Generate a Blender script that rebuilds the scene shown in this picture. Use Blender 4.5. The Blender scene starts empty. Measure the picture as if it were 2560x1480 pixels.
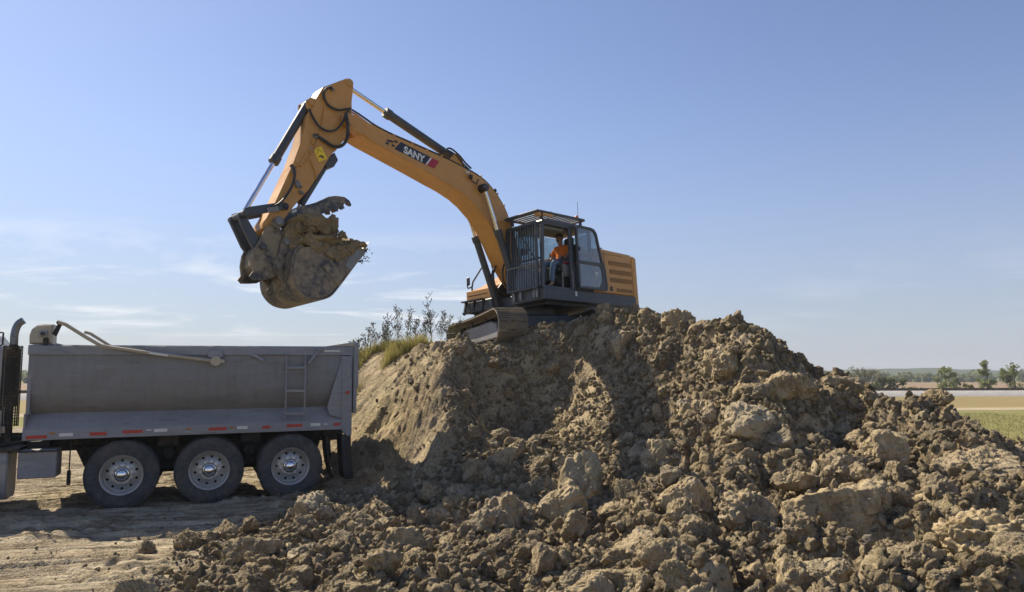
import bpy, bmesh, math, random
import numpy as np
from mathutils import Vector, Matrix, Euler
R_ = math.radians
SC = bpy.context.scene
COL = SC.collection
random.seed(7)
rng = np.random.default_rng(7)

# ------------------------------------------------------------------ camera, sky, sun, exposure
cam_d = bpy.data.cameras.new('camera')
cam_d.sensor_width = 36.0
cam_d.lens = 36.0 * 1850 / 2560
cam_d.clip_start = 0.1
cam_d.clip_end = 6000
cam = bpy.data.objects.new('camera', cam_d)
COL.objects.link(cam)
cam.location = (0, 0, 2.0)
cam.rotation_euler = (math.pi / 2 + math.atan(204 / 1850), 0, 0)
SC.camera = cam

SUN_DIR = Vector((-0.76, 0.65, 0)).normalized()
SUN_EL = R_(45)
to_sun = Vector((SUN_DIR.x * math.cos(SUN_EL), SUN_DIR.y * math.cos(SUN_EL), math.sin(SUN_EL)))
sun_d = bpy.data.lights.new('sun', 'SUN')
sun_d.energy = 5.0
sun_d.angle = R_(0.53)
sun_d.color = (1.0, 0.88, 0.68)
sun = bpy.data.objects.new('sun', sun_d)
COL.objects.link(sun)
sun.rotation_euler = to_sun.to_track_quat('Z', 'Y').to_euler()

world = bpy.data.worlds.new('World')
SC.world = world
world.use_nodes = True
wn = world.node_tree
for n in list(wn.nodes):
    wn.nodes.remove(n)
def wnode(t, **kw):
    n = wn.nodes.new(t)
    for k, v in kw.items():
        setattr(n, k, v)
    return n
def wmath(op, a, b=None, c=None, clamp=False):
    n = wnode('ShaderNodeMath', operation=op, use_clamp=clamp)
    for i, x in enumerate((a, b, c)):
        if x is None:
            continue
        if isinstance(x, (int, float)):
            n.inputs[i].default_value = x
        else:
            wn.links.new(x, n.inputs[i])
    return n.outputs[0]
sky = wnode('ShaderNodeTexSky', sky_type='NISHITA', sun_disc=False)
sky.sun_elevation = SUN_EL
# Nishita: rotation 0 puts the sun at +Y, positive turns it towards +X
sky.sun_rotation = math.atan2(SUN_DIR.x, SUN_DIR.y)
sky.air_density = 1.0
sky.dust_density = 0.3
sky.ozone_density = 1.4
sky.altitude = 200
# thin wisps of cloud in a band above the horizon
tc = wnode('ShaderNodeTexCoord')
sep = wnode('ShaderNodeSeparateXYZ')
wn.links.new(tc.outputs['Generated'], sep.inputs[0])
zc = wmath('ADD', wmath('MAXIMUM', sep.outputs[2], 0.0), 0.09)
cmb = wnode('ShaderNodeCombineXYZ')
wn.links.new(wmath('DIVIDE', sep.outputs[0], zc), cmb.inputs[0])
wn.links.new(wmath('MULTIPLY', wmath('DIVIDE', sep.outputs[1], zc), 1.35), cmb.inputs[1])
cmb.inputs[2].default_value = 10.5
nz = wnode('ShaderNodeTexNoise')
wn.links.new(cmb.outputs[0], nz.inputs['Vector'])
nz.inputs['Scale'].default_value = 0.85
nz.inputs['Detail'].default_value = 7
nz.inputs['Roughness'].default_value = 0.62
nz.inputs['Distortion'].default_value = 0.5
msk = wnode('ShaderNodeMapRange')
wn.links.new(nz.outputs['Fac'], msk.inputs['Value'])
msk.inputs["From Min"].default_value = 0.505
msk.inputs['From Max'].default_value = 0.66
band = wnode('ShaderNodeMapRange', interpolation_type='SMOOTHSTEP')
wn.links.new(sep.outputs[2], band.inputs['Value'])
band.inputs['From Min'].default_value = 0.22
band.inputs['From Max'].default_value = 0.09
# the wisps thin out away from the sun
side = wnode('ShaderNodeMapRange', interpolation_type='SMOOTHSTEP')
wn.links.new(sep.outputs[0], side.inputs['Value'])
side.inputs['From Min'].default_value = 0.22
side.inputs['From Max'].default_value = -0.12
side.inputs['To Min'].default_value = 0.10
side.inputs['To Max'].default_value = 0.7
low = wnode('ShaderNodeMapRange', interpolation_type='SMOOTHSTEP')
wn.links.new(sep.outputs[2], low.inputs['Value'])
low.inputs['From Min'].default_value = 0.03
low.inputs['From Max'].default_value = 0.08
fac = wmath('MULTIPLY', wmath('MULTIPLY', wmath('MULTIPLY', msk.outputs[0], band.outputs[0]), low.outputs[0]), side.outputs[0], clamp=True)
# pale haze that thickens towards the horizon, the same all round
hz_ = wnode('ShaderNodeMapRange', interpolation_type='SMOOTHERSTEP')
wn.links.new(sep.outputs[2], hz_.inputs['Value'])
hz_.inputs['From Min'].default_value = 0.42
hz_.inputs['From Max'].default_value = -0.1
hz_.inputs['To Max'].default_value = 0.78
hmix = wnode('ShaderNodeMix', data_type='RGBA')
wn.links.new(hz_.outputs[0], hmix.inputs['Factor'])
hmix.inputs[7].default_value = (2.25, 2.4, 3.3, 1)
mix = wnode('ShaderNodeMix', data_type='RGBA')
wn.links.new(fac, mix.inputs['Factor'])
hs = wnode('ShaderNodeHueSaturation')
hs.inputs['Saturation'].default_value = 1.0
hs.inputs['Hue'].default_value = 0.513
hs.inputs['Value'].default_value = 0.84
wn.links.new(sky.outputs[0], hs.inputs['Color'])
wn.links.new(hs.outputs[0], hmix.inputs[6])
wn.links.new(hmix.outputs[2], mix.inputs[6])
mix.inputs[7].default_value = (6.6, 6.6, 6.7, 1)
bg = wnode('ShaderNodeBackground')
bg.inputs['Strength'].default_value = 0.107
wo = wnode('ShaderNodeOutputWorld')
wn.links.new(mix.outputs[2], bg.inputs['Color'])
wn.links.new(bg.outputs[0], wo.inputs['Surface'])

SC.view_settings.view_transform = 'Standard'
SC.view_settings.look = 'None'
SC.view_settings.exposure = 0.62
SC.view_settings.gamma = 1.0
SC.render.engine = 'CYCLES'
SC.cycles.max_bounces = 5
SC.cycles.diffuse_bounces = 3
SC.cycles.adaptive_threshold = 0.02
SC.cycles.transparent_max_bounces = 12

# ------------------------------------------------------------------ mesh helpers
def tag(o, label=None, cat=None, group=None, kind=None):
    if label: o['label'] = label
    if cat: o['category'] = cat
    if group: o['group'] = group
    if kind: o['kind'] = kind
    return o

def empty(name, loc=(0, 0, 0), rot=None, parent=None):
    o = bpy.data.objects.new(name, None)
    COL.objects.link(o)
    o.empty_display_size = 0.2
    o.location = loc
    if rot is not None:
        o.rotation_euler = rot
    o.parent = parent
    return o

def link(name, me, parent=None, loc=None, rot=None, scale=None):
    o = bpy.data.objects.new(name, me)
    COL.objects.link(o)
    o.parent = parent
    if loc is not None: o.location = loc
    if rot is not None: o.rotation_euler = rot
    if scale is not None: o.scale = scale
    return o

def poly_inset(p, d):
    n = len(p)
    area = sum(p[i][0] * p[(i + 1) % n][1] - p[(i + 1) % n][0] * p[i][1] for i in range(n))
    s = 1 if area > 0 else -1
    out = []
    for i in range(n):
        a, b, c = Vector(p[i - 1]), Vector(p[i]), Vector(p[(i + 1) % n])
        e1 = (b - a).normalized(); e2 = (c - b).normalized()
        n1 = Vector((-e1.y, e1.x)) * s; n2 = Vector((-e2.y, e2.x)) * s
        m = n1 + n2
        if m.length < 1e-4:
            m = n1.copy()
        m.normalize()
        k = d / max(0.35, m.dot(n1))
        out.append((b.x + m.x * k, b.y + m.y * k))
    return out

class MB:
    """collects shapes, then links them as one mesh object"""
    def __init__(s):
        s.v = []; s.f = []
    def add(s, vs, fs):
        o = len(s.v)
        s.v.extend([tuple(v) for v in vs])
        s.f.extend([tuple(i + o for i in f) for f in fs])
        return s
    def box(s, c, size, rot=None, b=0.0):
        hx, hy, hz = size[0] / 2, size[1] / 2, size[2] / 2
        b = min(b, hx * .8, hy * .8, hz * .8)
        M = rot.to_matrix() if isinstance(rot, Euler) else (rot if rot is not None else Matrix.Identity(3))
        c = Vector(c)
        if b <= 0:
            vs = [M @ Vector((x * hx, y * hy, z * hz)) + c for x in (-1, 1) for y in (-1, 1) for z in (-1, 1)]
            return s.add(vs, [(0, 1, 3, 2), (4, 6, 7, 5), (0, 4, 5, 1), (2, 3, 7, 6), (0, 2, 6, 4), (1, 5, 7, 3)])
        vs = []; idx = {}
        for x in (-1, 1):
            for y in (-1, 1):
                for z in (-1, 1):
                    for a in range(3):
                        q = [x * hx, y * hy, z * hz]
                        for k in range(3):
                            if k != a:
                                q[k] -= (x, y, z)[k] * b
                        idx[x, y, z, a] = len(vs)
                        vs.append(M @ Vector(q) + c)
        fs = []
        for a in range(3):
            i, j = [k for k in range(3) if k != a]
            for sg in (-1, 1):
                q = []
                for u, w in ((-1, -1), (1, -1), (1, 1), (-1, 1)):
                    t = [0, 0, 0]; t[a] = sg; t[i] = u; t[j] = w
                    q.append(idx[t[0], t[1], t[2], a])
                fs.append(q)
            for u in (-1, 1):
                for w in (-1, 1):
                    q = []
                    for sg in (-1, 1):
                        t = [0, 0, 0]; t[a] = sg; t[i] = u; t[j] = w
                        q.append((idx[t[0], t[1], t[2], i], idx[t[0], t[1], t[2], j]))
                    fs.append((q[0][0], q[0][1], q[1][1], q[1][0]))
        for x in (-1, 1):
            for y in (-1, 1):
                for z in (-1, 1):
                    fs.append((idx[x, y, z, 0], idx[x, y, z, 1], idx[x, y, z, 2]))
        return s.add(vs, fs)
    def prism(s, p, y0, y1, b=0.0, axes='xz'):
        """polygon in the xz (or xy, yz) plane extruded along the third axis"""
        def to3(q, t):
            if axes == 'xz': return (q[0], t, q[1])
            if axes == 'xy': return (q[0], q[1], t)
            return (t, q[0], q[1])
        n = len(p)
        if b > 0:
            pi = poly_inset(p, b)
            rings = [[to3(q, y0) for q in pi], [to3(q, y0 + b) for q in p], [to3(q, y1 - b) for q in p], [to3(q, y1) for q in pi]]
        else:
            rings = [[to3(q, y0) for q in p], [to3(q, y1) for q in p]]
        vs = [q for r in rings for q in r]
        fs = [tuple(range(n)), tuple(range((len(rings) - 1) * n, len(rings) * n))]
        for k in range(len(rings) - 1):
            for i in range(n):
                j = (i + 1) % n
                fs.append((k * n + i, k * n + j, (k + 1) * n + j, (k + 1) * n + i))
        return s.add(vs, fs)
    def cyl(s, p0, p1, r0, r1=None, n=16, b=0.0):
        r1 = r0 if r1 is None else r1
        p0, p1 = Vector(p0), Vector(p1)
        L = (p1 - p0).length
        if b > 0:
            return s.lathe([(0, 0), (r0 - b, 0), (r0, b), (r1, L - b), (r1 - b, L), (0, L)], p0, p1 - p0, n)
        return s.lathe([(0, 0), (r0, 0), (r1, L), (0, L)], p0, p1 - p0, n)
    def lathe(s, prof, o, axis, n=24):
        o = Vector(o); ax = Vector(axis).normalized()
        t = Vector((0, 0, 1)) if abs(ax.z) < .9 else Vector((1, 0, 0))
        e1 = ax.cross(t).normalized(); e2 = ax.cross(e1)
        vs = []; rows = []
        for r, h in prof:
            if r <= 1e-6:
                rows.append([len(vs)]); vs.append(o + ax * h)
            else:
                rows.append(list(range(len(vs), len(vs) + n)))
                for i in range(n):
                    a = 2 * math.pi * i / n
                    vs.append(o + ax * h + e1 * (r * math.cos(a)) + e2 * (r * math.sin(a)))
        fs = []
        for A, B in zip(rows[:-1], rows[1:]):
            for i in range(n):
                j = (i + 1) % n
                if len(A) == 1 and len(B) == 1: continue
                if len(A) == 1: fs.append((A[0], B[i], B[j]))
                elif len(B) == 1: fs.append((A[i], A[j], B[0]))
                else: fs.append((A[i], A[j], B[j], B[i]))
        return s.add(vs, fs)
    def tube(s, pts, r, n=8, smooth=0):
        P = [Vector(p) for p in pts]
        if smooth:
            Q = []
            m = len(P)
            for i in range(m - 1):
                p0, p1, p2, p3 = P[max(i - 1, 0)], P[i], P[i + 1], P[min(i + 2, m - 1)]
                for k in range(smooth):
                    t = k / smooth
                    Q.append(0.5 * ((2 * p1) + (p2 - p0) * t + (2 * p0 - 5 * p1 + 4 * p2 - p3) * t * t + (3 * p1 - p0 - 3 * p2 + p3) * t ** 3))
            Q.append(P[-1]); P = Q
        vs = []; fs = []
        e = None
        for i, p in enumerate(P):
            d = (P[min(i + 1, len(P) - 1)] - P[max(i - 1, 0)]).normalized()
            if e is None:
                t = Vector((0, 0, 1)) if abs(d.z) < .9 else Vector((1, 0, 0))
                e = d.cross(t).normalized()
            else:
                e = (e - d * e.dot(d)).normalized()
            g = d.cross(e)
            rr = r(i / (len(P) - 1)) if callable(r) else r
            for k in range(n):
                a = 2 * math.pi * k / n
                vs.append(p + e * (rr * math.cos(a)) + g * (rr * math.sin(a)))
        for i in range(len(P) - 1):
            for k in range(n):
                j = (k + 1) % n
                fs.append((i * n + k, i * n + j, (i + 1) * n + j, (i + 1) * n + k))
        fs.append(tuple(range(n))); fs.append(tuple(range((len(P) - 1) * n, len(P) * n)))
        return s.add(vs, fs)
    def sphere(s, c, r, n=12, m=8, sc=(1, 1, 1)):
        prof = [(math.sin(math.pi * i / m), -math.cos(math.pi * i / m)) for i in range(m + 1)]
        prof[0] = (0, -1); prof[-1] = (0, 1)
        t = MB().lathe(prof, (0, 0, 0), (0, 0, 1), n)
        return s.add([(c[0] + v[0] * r * sc[0], c[1] + v[1] * r * sc[1], c[2] + v[2] * r * sc[2]) for v in t.v], t.f)
    def mesh(s, name, mat, smooth=35, recalc=True):
        me = bpy.data.meshes.new(name)
        me.from_pydata([tuple(v) for v in s.v], [], s.f)
        if recalc:
            bm = bmesh.new(); bm.from_mesh(me)
            bmesh.ops.recalc_face_normals(bm, faces=bm.faces)
            bm.to_mesh(me); bm.free()
        if smooth:
            me.polygons.foreach_set('use_smooth', [True] * len(me.polygons))
            me.set_sharp_from_angle(angle=R_(smooth))
        if mat: me.materials.append(mat)
        me.update()
        return me
    def build(s, name, mat, parent=None, smooth=35, loc=None, rot=None):
        return link(name, s.mesh(name, mat, smooth), parent, loc, rot)

# ------------------------------------------------------------------ materials
def newmat(name):
    m = bpy.data.materials.new(name)
    m.use_nodes = True
    nt = m.node_tree
    b = nt.nodes['Principled BSDF']
    return m, nt, b

class NT:
    """small helper for node trees"""
    def __init__(s, nt): s.nt = nt
    def n(s, t, ins=None, **kw):
        n = s.nt.nodes.new(t)
        for k, v in kw.items(): setattr(n, k, v)
        for k, v in (ins or {}).items():
            if hasattr(v, 'is_linked') or isinstance(v, bpy.types.NodeSocket): s.nt.links.new(v, n.inputs[k])
            else: n.inputs[k].default_value = v
        return n
    def noise(s, vec, scale, detail=4, rough=.55, dist=0.0):
        return s.n('ShaderNodeTexNoise', {'Vector': vec, 'Scale': scale, 'Detail': detail, 'Roughness': rough, 'Distortion': dist}).outputs['Fac']
    def rng(s, v, a, b, c=0.0, d=1.0):
        return s.n('ShaderNodeMapRange', {'Value': v, 'From Min': a, 'From Max': b, 'To Min': c, 'To Max': d}).outputs[0]
    def mix(s, f, a, b, bt='MIX'):
        n = s.n('ShaderNodeMix', data_type='RGBA', blend_type=bt)
        for k, v in ((0, f), (6, a), (7, b)):
            if isinstance(v, bpy.types.NodeSocket): s.nt.links.new(v, n.inputs[k])
            elif k == 0: n.inputs[k].default_value = v
            else: n.inputs[k].default_value = (*v[:3], 1)
        return n.outputs[2]
    def math(s, op, a, b=0.0):
        n = s.n('ShaderNodeMath', operation=op)
        for i, v in enumerate((a, b)):
            if isinstance(v, bpy.types.NodeSocket): s.nt.links.new(v, n.inputs[i])
            else: n.inputs[i].default_value = v
        return n.outputs[0]
    def bump(s, h, strength, dist, normal=None):
        d = {'Height': h, 'Strength': strength, 'Distance': dist}
        if normal is not None: d['Normal'] = normal
        return s.n('ShaderNodeBump', d).outputs[0]

DUST = (0.24, 0.175, 0.105)
def paint(name, col, rough=.5, metal=0.0, dirt=.35, dscale=2.0, var=.12, bump=.0, dcol=DUST, coat=0.0, lo=.5, hi=.75, streak=1.0):
    """painted or bare metal with uneven dust and wear"""
    m, nt, b = newmat(name)
    k = NT(nt)
    g = k.n('ShaderNodeTexCoord').outputs['Object']
    rn = k.math('MULTIPLY', k.n('ShaderNodeObjectInfo').outputs['Random'], 23.0)
    g = k.n('ShaderNodeVectorMath', {0: g, 1: k.n('ShaderNodeCombineXYZ', {0: rn, 1: rn, 2: rn}).outputs[0]}, operation='ADD').outputs[0]
    if streak != 1.0:
        g = k.n('ShaderNodeMapping', {'Vector': g, 'Scale': (1, 1, streak)}).outputs[0]
    n1 = k.noise(g, dscale, 7, .65, .4)
    n2 = k.noise(g, dscale * 5.3, 5, .6)
    c = k.mix(k.rng(n2, .3, .7), tuple(x * (1 - var) for x in col), tuple(min(1, x * (1 + var)) for x in col))
    msk = k.math('MULTIPLY', k.rng(k.math('ADD', k.math('MULTIPLY', n1, .7), k.math('MULTIPLY', n2, .3)), lo, hi), dirt)
    c = k.mix(msk, c, dcol)
    nt.links.new(c, b.inputs['Base Color'])
    nt.links.new(k.math('ADD', k.rng(n1, .3, .7, rough - .08, rough + .1), k.math('MULTIPLY', msk, .25)), b.inputs['Roughness'])
    b.inputs['Metallic'].default_value = metal
    if coat: b.inputs['Coat Weight'].default_value = coat
    if bump: nt.links.new(k.bump(n2, .4, bump), b.inputs['Normal'])
    return m

def soil(name, obj_space=False, tint=(1, 1, 1), fine=1.0):
    m, nt, b = newmat(name)
    k = NT(nt)
    if obj_space:
        t = k.n('ShaderNodeTexCoord').outputs['Object']
        oi = k.n('ShaderNodeObjectInfo')
        off = k.n('ShaderNodeVectorMath', {0: t}, operation='ADD')
        r10 = k.math('MULTIPLY', oi.outputs['Random'], 37.0)
        cx = k.n('ShaderNodeCombineXYZ', {0: r10, 1: r10, 2: r10}).outputs[0]
        nt.links.new(cx, off.inputs[1])
        g = off.outputs[0]
        rnd = oi.outputs['Random']
    else:
        g = k.n('ShaderNodeNewGeometry').outputs['Position']
        rnd = None
    sc = .22 if obj_space else 1.0          # clods are modelled at unit radius
    big = k.noise(g, .55, 4, .5, .3)
    mid = k.noise(g, 3.3 * (sc ** .5), 6, .6, .4)
    fin = k.noise(g, 19 * sc, 7, .68, .2)
    gr = k.noise(g, 75 * sc, 5, .7)
    wv = k.n('ShaderNodeVectorMath', {0: g, 1: k.n('ShaderNodeVectorMath', {0: k.n('ShaderNodeTexNoise', {'Vector': g, 'Scale': 24 * sc, 'Detail': 3.0}).outputs['Color'], 1: (.06 / sc,) * 3}, operation='MULTIPLY').outputs[0]}, operation='ADD').outputs[0]
    v1 = k.n('ShaderNodeTexVoronoi', {'Vector': wv, 'Scale': 21 * sc}, feature='F1').outputs['Distance']
    v2 = k.n('ShaderNodeTexVoronoi', {'Vector': wv, 'Scale': 52 * sc}, feature='F1').outputs['Distance']
    patch = k.rng(k.noise(g, 2.3 * (sc ** .5), 3, .5), .36, .52)       # crumbly here, smooth broken faces there
    T = lambda c: tuple(min(.75, x * y * g_) for x, y, g_ in zip(c, tint, (1.03, 1.055, 1.09)))
    c = k.mix(k.rng(mid, .32, .68), T((.235, .172, .094)), T((.385, .298, .175)))
    c = k.mix(k.math('MULTIPLY', k.rng(big, .42, .62), .55), c, T((.345, .275, .175)))
    c = k.mix(k.math('MULTIPLY', k.rng(fin, .50, .72), .65), c, T((.54, .44, .285)))
    c = k.mix(k.math('MULTIPLY', k.rng(fin, .46, .30), .6), c, T((.15, .108, .062)))
    c = k.mix(k.math('MULTIPLY', k.rng(gr, .60, .75), .5), c, T((.58, .50, .36)))
    yl = k.noise(g, .42 if not obj_space else .25, 3, .5, .6)
    c = k.mix(k.math('MULTIPLY', k.rng(yl, .50, .66), .35), c, T((.41, .335, .185)))
    c = k.mix(k.math('MULTIPLY', k.rng(yl, .47, .33), .6), c, T((.20, .165, .122)))
    dm = k.noise(g, 1.3 * sc ** .5, 5, .6, .8)
    c = k.mix(k.math('MULTIPLY', k.rng(dm, .55, .66), .6), c, T((.165, .128, .088)))
    if not obj_space:
        # smears left by tyres on the low haul road
        zz = k.n('ShaderNodeSeparateXYZ', {0: g}).outputs[2]
        rot = k.n('ShaderNodeMapping', {'Vector': g, 'Rotation': (0, 0, -.29)}).outputs[0]
        sm = k.noise(k.n('ShaderNodeMapping', {'Vector': rot, 'Scale': (.5, 7, 1)}).outputs[0], 1.6, 7, .66, .25)
        flat = k.rng(zz, .16, .05)
        c = k.mix(k.math('MULTIPLY', k.math('MULTIPLY', k.rng(sm, .42, .62), flat), .85), c, T((.46, .385, .27)))
        c = k.mix(k.math('MULTIPLY', k.math('MULTIPLY', k.rng(sm, .54, .38), flat), .85), c, T((.17, .130, .085)))
    if rnd is not None:
        c = k.mix(k.math('MULTIPLY', k.rng(rnd, .0, 1.), .22), c, T((.45, .365, .23)), 'MIX')
        c = k.mix(k.math('MULTIPLY', k.rng(rnd, .80, .95), .5), c, T((.32, .285, .215)))
    nt.links.new(c, b.inputs['Base Color'])
    b.inputs['Roughness'].default_value = .93
    b.inputs['Specular IOR Level'].default_value = .25
    nrm = k.bump(mid, .5, .05 * fine)
    nrm = k.bump(k.math('MULTIPLY', k.math('SUBTRACT', 1.0, v1), patch), 1.0, .030 * fine, nrm)
    nrm = k.bump(k.math('MULTIPLY', k.math('SUBTRACT', 1.0, v2), patch), 1.0, .014 * fine, nrm)
    nrm = k.bump(fin, .8, .022 * fine, nrm)
    nrm = k.bump(gr, .7, .008 * fine, nrm)
    nt.links.new(nrm, b.inputs['Normal'])
    return m

# ------------------------------------------------------------------ numpy noise
def _hash(ix, iy, iz, seed):
    h = (ix.astype(np.int64) * 374761393 + iy.astype(np.int64) * 668265263 + iz.astype(np.int64) * 2147483647 + seed * 974634541) & 0xFFFFFFFF
    h = ((h ^ (h >> 13)) * 1274126177) & 0xFFFFFFFF
    h = (h ^ (h >> 16)) & 0xFFFFFFFF
    h = (h * 2654435761) & 0xFFFFFFFF
    return ((h ^ (h >> 15)) & 0xFFFFFF) / float(0xFFFFFF)
def vnoise(x, y, z, seed=0):
    xi, yi, zi = np.floor(x), np.floor(y), np.floor(z)
    fx, fy, fz = x - xi, y - yi, z - zi
    sx, sy, sz = [f * f * f * (f * (f * 6 - 15) + 10) for f in (fx, fy, fz)]
    r = 0
    for dx in (0, 1):
        wx = sx if dx else 1 - sx
        for dy in (0, 1):
            wy = sy if dy else 1 - sy
            for dz in (0, 1):
                wz = sz if dz else 1 - sz
                r = r + wx * wy * wz * _hash(xi + dx, yi + dy, zi + dz, seed)
    return r * 2 - 1
def fbm(x, y, z, oct=4, seed=0, gain=.5, ridge=False):
    a = 1.; s = 0
    for o in range(oct):
        n = vnoise(x, y, z, seed + o * 17)
        s = s + a * ((1 - 2 * np.abs(n)) if ridge else n)
        a *= gain
        x, y, z = x * 2.03 + 5.2, y * 2.03 + 1.3, z * 2.03 + 7.7
    return s
def caps(x, y, cell, seed, rmin=.55, rmax=1.0):
    """height of random overlapping lumps, about one per cell"""
    gx, gy = np.floor(x / cell), np.floor(y / cell)
    best = np.zeros_like(x)
    zz = np.zeros_like(x)
    for dx in (-1, 0, 1):
        for dy in (-1, 0, 1):
            cx, cy = gx + dx, gy + dy
            px = (cx + .15 + .7 * _hash(cx, cy, zz, seed)) * cell
            py = (cy + .15 + .7 * _hash(cx, cy, zz, seed + 1)) * cell
            r = cell * (rmin + (rmax - rmin) * _hash(cx, cy, zz, seed + 2) ** 1.5) * .9
            an = _hash(cx, cy, zz, seed + 3) * 6.283
            st = .6 + .5 * _hash(cx, cy, zz, seed + 4)
            ux, uy = x - px, y - py
            a = (ux * np.cos(an) + uy * np.sin(an)) / st
            b = (-ux * np.sin(an) + uy * np.cos(an))
            d2 = (a * a + b * b) / (r * r)
            amp = r * (.35 + .5 * _hash(cx, cy, zz, seed + 5))
            h = np.sqrt(np.clip(1 - d2, 0, 1)) ** .7 * amp
            # broken faces: two random planes cut each lump
            for q in (6, 9):
                ta = _hash(cx, cy, zz, seed + q) * 6.283
                tg = .25 + .9 * _hash(cx, cy, zz, seed + q + 1)
                pl = amp * (.45 + .4 * _hash(cx, cy, zz, seed + q + 2)) + tg * (ux * np.cos(ta) + uy * np.sin(ta))
                h = np.where(d2 < 1, np.minimum(h, np.maximum(pl, 0)), h)
            best = np.maximum(best, h)
    return best
def worley(x, y, z, seed):
    xi, yi, zi = np.floor(x), np.floor(y), np.floor(z)
    best = np.full_like(x, 9.)
    for dx in (-1, 0, 1):
        for dy in (-1, 0, 1):
            for dz in (-1, 0, 1):
                a, b, c = xi + dx, yi + dy, zi + dz
                d = (a + _hash(a, b, c, seed) - x) ** 2 + (b + _hash(a, b, c, seed + 1) - y) ** 2 + (c + _hash(a, b, c, seed + 2) - z) ** 2
                best = np.minimum(best, d)
    return np.sqrt(best)
def sstep(a, b, x):
    t = np.clip((x - a) / (b - a), 0, 1)
    return t * t * (3 - 2 * t)

# ------------------------------------------------------------------ the lie of the land
CTRL=[(-3.28,17.4,2.48),(-2.6,17.2,2.66),(-1.97,16.6,2.78),(-1.46,16.6,2.68),(-0.85,15.8,2.68),(0.04,16,2.74),(0.51,15.8,2.87),(1.44,15.7,3),(1.82,15.3,3.12),(2.27,15,2.98),(2.96,15.2,2.97),(3.46,13.9,2.88),(3.74,12.8,2.8),(4.05,11.7,2.79),(4.39,11.9,2.33),(4.6,11.9,2.01),(4.71,11.4,1.85),(4.62,11,1.64),(-3.3,16.2,1.52),(-2.22,14.8,1.56),(-2.51,14.3,0.82),(-1.72,13.5,0.89),(-2.91,14.4,0.59),(-1.91,12.9,0.4),(-0.83,15.3,2.62),(-1.29,14.3,2.31),(-1.32,13.55,1.6),(-1.22,12.8,0.74),(-0.93,15,2.37),(-0.58,15.3,2.44),(0.34,15.6,2.45),(1.41,15.4,2.45),(2.19,14.5,2.42),(-0.78,15.2,1.87),(0.33,15.5,1.87),(1.35,14.8,1.87),(-0.7,14.6,1.1),(0.32,15,1.08),(1.12,14,1.21),(0.3,14.1,0.75),(1.95,14,1.88),(2.59,13.4,2.14),(3.22,12.7,2.33),(3.53,11.5,2.27),(3.27,10.7,1.68),(2.94,11.7,1.65),(2.32,12.4,1.3),(3.8,10.6,1.68),(3.99,10.4,1.25),(3.27,9.9,1.13),(2.72,10.9,0.99),(2.02,11.9,0.83),(1.55,13.2,1.26),(5.63,12.5,1.84),(5.85,12,1.74),(5.39,11.2,1.61),(5.7,11,1.38),(6.16,11,1.21),(6.22,10.6,1.37),(6.3,10.1,1.23),(6.25,9.2,0.95),(6.7,8.8,0.68),(5.06,9.8,1.19),(5.23,8.8,1.04),(5.33,8,0.88),(4,9.2,0.9),(4.03,8.3,0.73),(4.41,7,0.61),(3.38,7,0.5),(3.15,8.3,0.65),(2.37,7.3,0.45),(2.4,6.4,0.32),(3.51,6,0.43),(2.18,9.8,0.68),(1.72,7.8,0.35),(1.44,6.6,0.2),(1.4,12,0.7),(0.82,12.9,0.87),(0.14,12.9,0.79),(-0.54,12.6,0.73),(0.66,10.5,0.31),(-0.45,10.6,0.3),(0.09,8.6,0.18),(-1.31,10.8,0.27),(-0.83,8.8,0.14),(-1.7,9.8,0.18),(0.07,7,0.16),(-2.56,11.3,0.12),(-3.06,12.6,0.07),(0.47,18.2,2.68),(-0.6,17.6,2.66),(1.6,17.2,2.77),(-0.8,19.5,2.57),(0.6,20.3,2.59),(2.6,18.6,2.75),(-1.8,18.6,2.57),(2.2,20.2,2.67),(-4.2,17.8,2.2),(-5.2,18.2,1.7),(-6.5,17,0.7),(-8,17,0.1),(-3,19,2.3),(-3,22,1.6),(-6,20,0.9),(-8,22,0.1),(0,23,2.1),(3,22.5,2),(0,27,0.5),(4,26,0.4),(-4,26,0.5),(4.5,17.5,2.2),(5.5,15,1.7),(6.5,13.2,1.3),(7.2,15.5,0.5),(6,19,0.6),(6.5,23,0.1),(8.5,12.6,0.4),(9,17,0.05),(10,11,0.1),(11,8,0.2),(9,8.2,0.55),(8,6,0.5),(10,4,0.2),(-4,15.2,0.15),(-3.5,14,0.05),(-5,15.8,0.1),(-7,15,0),(-2.4,11.6,0.03),(-3.2,10,0),(-3.4,8,0),(-3.5,6,0),(-6,13,0),(-8,12,0),(-6,9,0),(-8,7,0),(-5,5,0),(-10,15,0),(-10,9,0),(-11,20,0),(0,4,0.03),(3,4,0.12),(5.5,4,0.3),(-12,4,0),(-12,28,0),(0,31,0),(8,29,0),(12,22,0),(13,14,0),(13,6,0),(-4.2,11.5,0),(-2.2,13.2,0.18)]
_C = np.array(CTRL, float)
def _phi(r2):
    return np.where(r2 > 1e-12, .5 * r2 * np.log(np.maximum(r2, 1e-12)), 0)
_n = len(_C)
_A = np.zeros((_n + 3, _n + 3))
_A[:_n, :_n] = _phi(((_C[:, None, :2] - _C[None, :, :2]) ** 2).sum(-1)) + np.eye(_n) * .02
_A[:_n, _n] = 1; _A[:_n, _n + 1:] = _C[:, :2]; _A[_n, :_n] = 1; _A[_n + 1:, :_n] = _C[:, :2].T
_W = np.linalg.solve(_A, np.r_[_C[:, 2], 0, 0, 0])
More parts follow.
